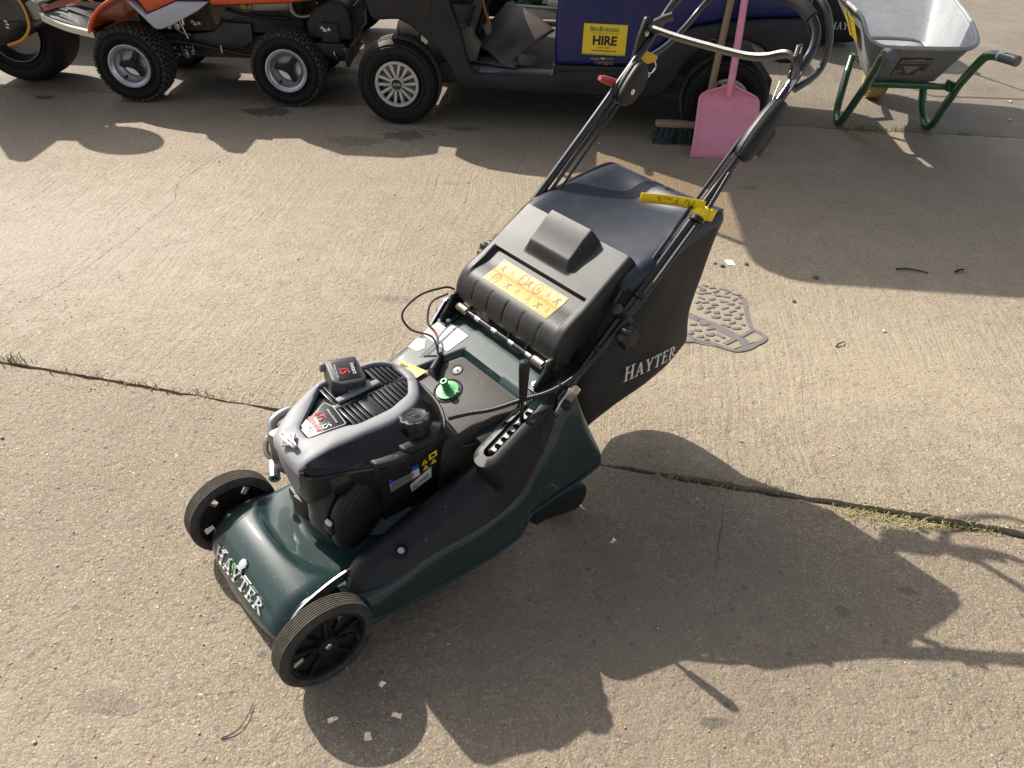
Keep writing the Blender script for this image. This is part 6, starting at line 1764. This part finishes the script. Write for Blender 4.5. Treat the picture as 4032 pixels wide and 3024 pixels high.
# ------------------------------------------------------------------ green machine behind the cart
gm = thing('turf_machine', 'green turf machine glimpsed behind the golf cart and orange mower', 'turf machine', Matrix.Translation((-.35, 5.75, 0)) @ Matrix.Rotation(R(-4), 4, 'Z'))
MB().box((-.62, .25, .50), (.72, .5, .62), bev=.03).box((.52, .30, .33), (.30, .3, .16), bev=.02).box((1.25, .5, .55), (.7, .6, .6), bev=.05).obj('body', MACHG, gm)
MB().prism([(.30, .19), (.95, .19), (.95, .22), (.30, .23)], .0, .55, XZ, bev=.006).obj('platform', mk('pale metal platform', (.50, .47, .40), .5, dust=.3), gm)
MB().tube([V(.30, .10, .23), V(.37, .10, .33), V(.46, .12, .46)], .024, 12, 4).obj('lift_arm', MACHG, gm)
MB().tube([V(.26, .0, .265), V(.40, .0, .262), V(.75, .0, .258)], .010, 10).lathe([(.001, -.012), (.022, -.012), (.022, .012), (.001, .012)], V(.27, .0, .275), 'y', 18).obj('hydraulic_rod', STEEL, gm)
MB().prism([(.47, .27), (.49, .33), (.56, .40), (.70, .42), (.70, .27), (.62, .27), (.60, .33), (.55, .33), (.53, .27)], .06, .14, XZ, bev=.006).obj('cream_bracket', CREAM, gm)
MB().box((.56, .02, .285), (.10, .05, .03), bev=.004).obj('cream_block', CREAM, gm)
MB().tube([V(-.52, -.02, .50), V(-.30, -.02, .53)], .016, 10).tube([V(-.62, .0, .62), (V(-.45, -.03, .60)), V(-.35, 0, .66)], .012, 8, 3).obj('hose', INK, gm)
MB().box((-.46, -.02, .56), (.045, .05, .05), bev=.01).obj('cream_knob', mk('peach plastic', (.6, .38, .25), .5), gm)
for cx in (-.9, 1.3):
    t_o, c_, h_ = big_wheel(gm, cx, .25, .25, .25, .22, .13, RUBBERD, -1)
MB().box((.25, .62, .62), (1.5, .3, 1.1), bev=.04).box((.10, .34, .46), (.34, .4, .40), bev=.03).obj('housing', mk('dark machine housing', (.014, .014, .014), .6), gm)

dm = thing('added_shade_machine', 'added dark machine that shades the ground behind the orange mower', 'added shade machine', Matrix.Translation((-2.75, 5.55, 0)) @ Matrix.Rotation(R(-3), 4, 'Z'))  # invented dark machine, added to throw shade on the ground behind the orange mower
MB().box((.1, .45, .60), (2.5, .7, .80), bev=.06).box((-.2, .5, 1.05), (1.2, .5, .3), bev=.08).obj('housing', MATS['dark machine housing'], dm)
MB().lathe([(.01, -1.15), (.17, -1.15), (.17, 1.15), (.01, 1.15)], V(.1, .30, .17), 'x', 28).obj('roller', DKSTEEL, dm)
MB().box((.75, .08, .36), (.9, .05, .10), bev=.01).obj('side_bar', MACHG, dm)

# ------------------------------------------------------------------ black collector box behind the barrow
cb_ = thing('collector_box', 'black grass collector box with white lettering behind the wheelbarrow', 'grass collector', Matrix.Translation((2.02, 5.98, 0)) @ Matrix.Rotation(R(-1), 4, 'Z'))
MB().box((.0, .36, .42), (.80, .70, .78), bev=.04).box((.0, .36, .05), (.5, .5, .08)).obj('box', mk('black coated cloth', (.006, .006, .0065), .6), cb_)
mb = MB(); serif(mb, 'HAYTER', lambda u, v, d: V(.182+u, .0085-d, .125+v), .046, .10, .002, 1.0)
mb.obj('lettering', WHITEL, cb_, smooth=0)
MB().tube([V(-.36, .02, .78), V(-.36, -.30, 1.05), V(.36, -.30, 1.05), V(.36, .02, .78)], .012, 8).obj('box_handle', TUBEM, cb_)

# ------------------------------------------------------------------ broom
br = thing('broom', 'wooden broom with green bristles leaning behind the pink shovel', 'broom')
ba = R(-3)
bm_ = Matrix.Translation((.915, 3.922, 0)) @ Matrix.Rotation(ba, 4, 'Z')
br.matrix_world = bm_
MB().prism(rounded([(-.228, -.028), (.228, -.028), (.228, .028), (-.228, .028)], .02, 4), .078, .106, XY, bev=.008).obj('broom_head', WOOD, br)
rg = random.Random(4)
for q in range(24):
    mb = MB()
    for row in (-.018, 0, .018):
        cx = -.205+.41*q/23
        for i in range(9):
            a, b = cx+rg.gauss(0, .003), row+rg.gauss(0, .003)
            dx, dy = (cx/.2)*rg.uniform(.012, .034)+rg.gauss(0, .008), row*rg.uniform(.6, 1.6)-.006+rg.gauss(0, .006)
            mb.tube([V(a, b, .079), V(a+dx*.5, b+dy*.5, .04), V(a+dx, b+dy, rg.uniform(.0, .006))], .0016, 3)
    mb.obj('bristle_tuft', BRISTLE if q % 5 else mk('dark bristle', (.015, .03, .03), .6), br, smooth=0)
MB().tube([V(.010, -.004, .10), V(.018, -.012, .26), V(.034, -.030, .66), V(.052, -.050, 1.15)], .0165, 12, 3).obj('broom_handle', WOOD, br)

# ------------------------------------------------------------------ pink shovel
sh_ = thing('shovel', 'pink plastic grain shovel leaning against the golf cart', 'shovel')
LK = .245
ln = math.sqrt(1+LK*LK)
SM = Matrix.Translation((1.0, 3.705, 0)) @ frame3((0, 0, 0), (1, 0, 0), (0, LK, 1))
sh_.matrix_world = SM
out_l = [(-.157, .004), (-.156, .03), (-.152, .15), (-.150, .262), (-.147, .285), (-.130, .303), (-.09, .318), (-.048, .330), (-.026, .345)]
out_r = [(.165, .004), (.163, .03), (.148, .15), (.137, .255), (.132, .275), (.115, .292), (.07, .312), (.026, .330), (.006, .345)]
# blade: dished sheet between its two edges
def bl_edge(lst, t):
    P = catmull(lst, 5); f = t*(len(P)-1); i = min(int(f), len(P)-2); return P[i].lerp(P[i+1], f-i)
def blade(u, v):
    l, r_ = bl_edge(out_l, v), bl_edge(out_r, v)
    p = l.lerp(r_, u); a = (u-.5)*2
    dish = -.022*(1-abs(a)**2.2)*sstep(1, .55, v)*(.35+.65*sstep(0, .5, v))
    rib = .016*math.exp(-((p.x+.010)/lerp(.006, .022, sstep(.35, 1, v)))**2)*sstep(.32, .62, v)
    rim_ = .010*sstep(.88, 1.0, abs(a))
    bend = -.010*sstep(.2, 0, v)
    return V(p.x, p.y+.0*a, dish+rib+rim_+bend)
mb = MB(); mb.grid(blade, 41, 60); mb.obj('blade', PINK, sh_, smooth=70, solid=-.005, fix=False)
mb = MB()
mb.tube([blade(0, v)+V(0, 0, .001) for v in [i/40 for i in range(41)]], .0042, 8); mb.tube([blade(1, v)+V(0, 0, .001) for v in [i/40 for i in range(41)]], .0042, 8)
mb.obj('blade_rim', PINK, sh_)
MB().tube([V(-.012, .285, .008), V(-.010, .345, .010), V(-.006, .42, .012), V(.001, .70, .016), V(.006, 1.15, .02)], [.009, .017, .0172, .0165, .016], 14, 5).obj('shaft', PINK, sh_)

# ------------------------------------------------------------------ wheelbarrow
wb = thing('wheelbarrow', 'galvanised wheelbarrow with a green tube frame and rubber grips', 'wheelbarrow')
def wbj(nm, mb, m, **kw): return mb.obj(nm, m, wb, **kw)
rim_pts = [(1.655, 3.745, .535), (1.76, 3.725, .538), (1.95, 3.728, .540), (2.035, 3.748, .542), (2.085, 3.80, .556), (2.12, 3.90, .570), (2.17, 4.05, .578), (2.24, 4.28, .582), (2.32, 4.58, .588), (2.41, 4.90, .615), (2.45, 5.08, .64), (2.42, 5.17, .655), (2.30, 5.21, .66), (2.0, 5.26, .66), (1.82, 5.27, .655), (1.76, 5.22, .65), (1.74, 5.08, .64), (1.715, 4.80, .61), (1.675, 4.45, .60), (1.645, 4.20, .602), (1.628, 4.05, .597), (1.617, 3.97, .583), (1.612, 3.90, .558), (1.615, 3.835, .542), (1.63, 3.785, .536)]
rimc = [V(*p) for p in catmull(rim_pts, 4, True)]
bot = [(1.77, 4.09, .300), (1.83, 4.07, .297), (2.02, 4.07, .297), (2.09, 4.085, .299), (2.125, 4.13, .30), (2.14, 4.2, .30), (2.17, 4.32, .298), (2.19, 4.40, .303), (2.21, 4.48, .318), (2.225, 4.54, .335), (2.228, 4.58, .35), (2.21, 4.61, .36), (2.15, 4.625, .365), (2.04, 4.63, .366), (1.93, 4.625, .365), (1.88, 4.61, .36), (1.86, 4.58, .35), (1.85, 4.54, .335), (1.835, 4.46, .318), (1.82, 4.38, .303), (1.805, 4.32, .298), (1.79, 4.26, .299), (1.78, 4.21, .30), (1.77, 4.16, .30), (1.765, 4.12, .30)]
botc = [V(*p) for p in catmull(bot, 4, True)]
rings = []
for t in (0, .04, .10, .25, .5, .75, .92, 1.0):
    rings.append([b.lerp(r_, t)+V(0, 0, -.012*math.sin(math.pi*t)*.0) for b, r_ in zip(botc, rimc)])
mb = MB(); mb.loft(rings, True, False)
nb_ = len(botc)
cen = V(2.0, 4.5, .296)
mb.add(botc, []); base_i = len(mb.v)-nb_
mb.f.append(tuple(base_i+i for i in range(nb_))); mb.m.append(0)
tray = wbj('tray', mb, GALV, smooth=50, solid=.004, fix=False)
MB().tube([p+V(0, 0, -.006) for p in rimc], .0105, 10, closed=True).obj('rolled_rim', GALV, wb)
def wt(nm, pts, r=.0155, k=6, m=None): return MB().tube([V(*p) for p in pts], r, 14, k).obj(nm, m or BARROWG, wb)
wt('leg_frame', [(1.865, 4.62, .268), (1.825, 4.53, .19), (1.780, 4.42, .10), (1.760, 4.36, .045), (1.754, 4.31, .020), (1.750, 4.265, .020), (1.748, 4.225, .048), (1.748, 4.17, .12), (1.745, 4.08, .235), (1.735, 4.02, .288), (1.70, 3.93, .34), (1.66, 3.80, .42), (1.625, 3.70, .485), (1.60, 3.63, .528), (1.588, 3.575, .545), (1.583, 3.52, .552)], .0205)
wt('leg_frame', [(2.20, 4.66, .30), (2.218, 4.46, .22), (2.226, 4.38, .09), (2.232, 4.335, .040), (2.234, 4.29, .020), (2.233, 4.245, .020), (2.230, 4.205, .05), (2.222, 4.15, .14), (2.205, 4.07, .235), (2.180, 4.01, .285), (2.14, 3.90, .360), (2.10, 3.78, .440), (2.072, 3.68, .510), (2.066, 3.63, .535), (2.076, 3.585, .545), (2.105, 3.50, .548)], .0205)
MB().box((1.975, 4.05, .283), (.46, .03, .028), rot=(0, 0, -.02), bev=.004).obj('cross_bar', BARROWG, wb)
MB().box((2.17, 4.04, .285), (.06, .05, .05), rot=(0, .3, 0), bev=.006).obj('gusset', BARROWG, wb)
wt('fork', [(1.865, 4.62, .268), (1.93, 4.78, .24), (2.045, 4.83, .172)], .0155)
wt('fork', [(2.20, 4.66, .30), (2.22, 4.78, .24), (2.205, 4.81, .172)], .0155)
GREYRUB = mk('grey rubber cap', (.10, .10, .115), .5)
for (p, q, nm) in (((1.594, 3.60, .540), (1.578, 3.495, .553), 'l'), ((2.078, 3.578, .546), (2.112, 3.482, .549), 'r')):
    p, q = V(*p), V(*q); d_ = (q-p).normalized()
    MB().tube([p, p+d_*.006, q-d_*.012], .0205, 16).obj('grip', LABELW, wb)
    u = d_.cross(V(0, 0, 1)).normalized(); w_ = u.cross(d_)
    mb = MB(); mb.tube([q-d_*.014, q-d_*.010, q-d_*.002, q], [.021, .0225, .0225, .020], 18)
    mb.grid(lambda a, b: p+d_*lerp(.012, .095, b)+(u*math.cos(lerp(-2.6, .55, a))+w_*math.sin(lerp(-2.6, .55, a)))*.0212, 14, 6)
    mb.grid(lambda a, b: p+d_*lerp(.030, .095, b)+(u*math.cos(lerp(1.15, 2.3, a))+w_*math.sin(lerp(1.15, 2.3, a)))*.0212, 8, 6)
    mb.obj('grip_cap', GREYRUB, wb, fix=False)
# wheel of the barrow, out at the front
WR = .172
wc = V(2.125, 4.82, WR); wM = Euler((0, 0, R(-12))).to_matrix() @ Euler((0, R(90), 0)).to_matrix()
prof = [(.10, .044), (.115, .054), (.14, .058), (.156, .054), (.166, .044), (.1705, .026), (WR, 0)]
prof = prof+[(r, -q) for r, q in reversed(prof[:-1])]
wh = MB().lathe(prof+[(.10, .034)], wc, n=48, M=wM, cap=False).obj('wheel', TANRUB, wb)
mb = MB()
for i in range(30):
    a = 2*math.pi*i/30
    for sg_ in (-1, 1):
        p = wc+wM @ V(math.cos(a)*(WR-.004), math.sin(a)*(WR-.005), sg_*.024)
        rot = wM @ Euler((0, 0, a)).to_matrix() @ Euler((sg_*.5, 0, 0)).to_matrix()
        mb.box(p, (.012, .010, .044), rot=rot)
mb.obj('tread_bar', TANRUB, wh, smooth=0)['kind'] = 'stuff'
MB().lathe([(.001, -.02), (.06, -.03), (.10, -.046), (.104, -.04), (.104, .04), (.10, .046), (.06, .03), (.001, .02)], wc, n=36, M=wM, cap=False).obj('rim', CREAM, wh)
# maker's label on the rear wall of the tray
def rw(a, b, d=0):
    """a across 0..1, b down 0..1 on the rear wall, between rim and floor."""
    top = V(1.655, 3.745, .528).lerp(V(2.04, 3.745, .533), a); low = V(1.77, 4.085, .30).lerp(V(2.105, 4.083, .30), a)
    n_ = (V(1, 0, 0)).cross(low-top).normalized()
    if n_.y > 0: n_.negate()
    return top.lerp(low, b)+n_*(.013+d)
def rwsheet(pts, d, m, nm): return MB().add([rw(a, b, d) for a, b in pts], [tuple(range(len(pts)))]).obj(nm, m, wb, smooth=0)
LG = mk('grey label print', (.34, .33, .31), .5, dust=.3)
LD = mk('dark label print', (.045, .04, .036), .5, dust=.35)
rwsheet([(.245, .255), (.655, .245), (.655, .76), (.245, .77)], 0, LD, 'maker_label')
rwsheet([(.252, .275), (.648, .265), (.648, .37), (.252, .38)], .0008, LG, 'label_strip')
rwsheet([(.33, .46), (.565, .455), (.45, .71)], .0008, LG, 'label_triangle')
rwsheet([(.255, .60), (.36, .60), (.355, .745), (.255, .745)], .0008, LG, 'label_panel'); rwsheet([(.57, .60), (.645, .60), (.645, .74), (.57, .74)], .0008, LG, 'label_panel')
for i in range(6): rwsheet([(.28+.012*i, .63), (.287+.012*i, .63), (.287+.012*i, .72), (.28+.012*i, .72)], .0016, LD, 'barcode_line')
rwsheet([(.40, .235), (.53, .232), (.53, .262), (.40, .265)], .0012, LG, 'label_edge'); rwsheet([(.40, .75), (.53, .748), (.53, .778), (.40, .78)], .0012, LG, 'label_edge')
pA, pX, pY = rw(.45, .322, .0016), rw(.46, .322)-rw(.45, .322), rw(.45, .312)-rw(.45, .322)
text('lettering', 'Haemmerlin', .032, frame3(pA, pX, pY), INK, wb, sx=.92)
# dealer sticker on the left wall
def lw(a, b, d=0):
    top = V(1.628, 3.98, .575).lerp(V(1.72, 4.80, .60), a); low = V(1.78, 4.21, .30).lerp(V(1.86, 4.70, .305), a)
    return top.lerp(low, b)+V(-.012-d, -.004, -.006)
def lws(pts, d, m, nm): return MB().add([lw(a, b, d) for a, b in pts], [tuple(range(len(pts)))]).obj(nm, m, wb, smooth=0)
lws([(.26, .09), (.58, .09), (.50, .52), (.19, .48)], 0, SIGNY, 'dealer_sticker')
for i, bb_ in enumerate((.16, .24, .33, .40)): lws([(.30-.02*i, bb_), (.52-.02*i, bb_), (.515-.02*i, bb_+.025), (.30-.02*i, bb_+.025)], .0012, INKG if i < 1 else mk('sticker print', (.35, .24, .03), .5), 'print')

# ------------------------------------------------------------------ worn rubber mat stuck to the yard
wm = thing('floor_mat', 'worn rubber floor mat trodden flat into the concrete behind the grass bag', 'floor mat')
zt = .006
outl = [(.795, 2.375), (.826, 2.361), (.795, 2.361)]
def strip(pts, wd, z0=.001, z1=.0036):
    P = [Vector(p) for p in pts]; mb = MB(); L, Rr_ = [], []
    for i, p in enumerate(P):
        t = (P[min(i+1, len(P)-1)]-P[max(i-1, 0)]).normalized(); n_ = Vector((-t.y, t.x)); wv = wd*(1+.25*mnoise.noise(V(p.x*40, p.y*40, 2)))
        L.append(p+n_*wv/2); Rr_.append(p-n_*wv/2)
    rings = [[V(l.x, l.y, z0), V(l.x, l.y, z1), V(r_.x, r_.y, z1), V(r_.x, r_.y, z0)] for l, r_ in zip(L, Rr_)]
    return mb.loft(rings, True, True)
def matpart(nm, mb, m=MATR, **kw):
    o = mb.obj(nm, m, wm, **kw); return o
MM = MUDMAT
rim_ = [tuple(p) for p in catmull([(.808, 2.365), (.802, 2.30), (.793, 2.215), (.795, 2.165), (.815, 2.140), (.825, 2.118), (.815, 2.098), (.785, 2.075), (.755, 2.050), (.725, 2.036), (.702, 2.036), (.675, 2.052), (.64, 2.072), (.60, 2.083), (.555, 2.082)], 4)]
matpart('mat_rim', strip(rim_, .016), MM)
matpart('mat_spine', strip([(.555, 2.27), (.60, 2.235), (.66, 2.185), (.72, 2.125), (.745, 2.098), (.755, 2.05)], .034, .0005, .0030), MM)
def pxw(x, y):
    # crop coordinates of the mat photograph patch -> yard (affine fit by hand)
    A, B, C_, D_ = (1380, 530, .795, 2.361), (1800, 1180, .826, 2.111), (560, 1230, .571, 2.079), (680, 200, .667, 2.497)
    # bilinear-ish: solve with three anchors
    x1, y1, u1, v1 = A; x2, y2, u2, v2 = B; x3, y3, u3, v3 = C_
    det = (x2-x1)*(y3-y1)-(x3-x1)*(y2-y1)
    s = ((x-x1)*(y3-y1)-(x3-x1)*(y-y1))/det; t = ((x2-x1)*(y-y1)-(x-x1)*(y2-y1))/det
    return u1+s*(u2-u1)+t*(u3-u1), v1+s*(v2-v1)+t*(v3-v1)
pads = [(660, 330), (750, 300), (880, 340), (720, 380), (800, 435), (955, 405), (1090, 370), (970, 475), (1130, 500), (1160, 420), (1320, 460), (660, 440), (700, 525), (890, 545), (1290, 545), (1390, 515), (640, 600), (770, 600), (940, 640), (1110, 590), (1220, 630), (1385, 610), (690, 690), (870, 690), (1120, 700), (1340, 685), (820, 765), (980, 775), (1250, 750), (1170, 805), (620, 870), (970, 850), (1150, 885), (1350, 865), (1400, 800), (600, 970), (780, 965), (1250, 940), (1430, 970), (890, 1040), (680, 1060), (1140, 985), (1320, 1030), (570, 1100), (730, 1160), (890, 1130), (1060, 1150), (600, 1180), (840, 1200), (995, 1215)]
rg = random.Random(8)
for (a, b) in pads:
    x, y = pxw(a, b); an = rg.uniform(-.5, .5)+(.5 if rg.random() < .5 else -.3)
    l_, w_ = rg.uniform(.011, .017), rg.uniform(.0075, .0105)
    if a > 1380 or b > 1190: l_ *= .55
    bend = rg.uniform(-.6, .6)
    sh2 = [(-l_, -w_*.5), (-l_*.3, -w_*(.7+bend*.4)), (l_*.4, -w_*(.9)), (l_, -w_*.4+bend*w_), (l_*.9, w_*.7+bend*w_*.7), (l_*.2, w_*(.55+bend*.5)), (-l_*.5, w_*(.9-bend*.4)), (-l_*1.05, w_*.5)]
    sh2 = catmull(sh2, 2, True)
    ca, sa = math.cos(an), math.sin(an)
    mb = MB().prism([(x+p.x*ca-p.y*sa, y+p.x*sa+p.y*ca) for p in sh2], -.002, .0050, XY, bev=.0015)
    mb.obj('pad', MM, wm, smooth=50)
for a, b, c2, d2 in ((1390, 1160, 1590, 1060), (1130, 1270, 1310, 1190)):
    p, q = pxw(a, b), pxw(c2, d2)
    matpart('bar', strip([p, q], .014, -.002, .0052), MM)
MB().sheet([tuple(p) for p in rounded([(.55, 2.085), (.70, 2.04), (.83, 2.115), (.80, 2.37), (.66, 2.49), (.55, 2.40)], .02)], XY, .0022).obj('mat_base', mk('dirt filled mat', (.27, .225, .165), .9, dust=.6, dustcol=(.33, .28, .21), dscale=30, grain=1, gscale=250), wm, smooth=0)
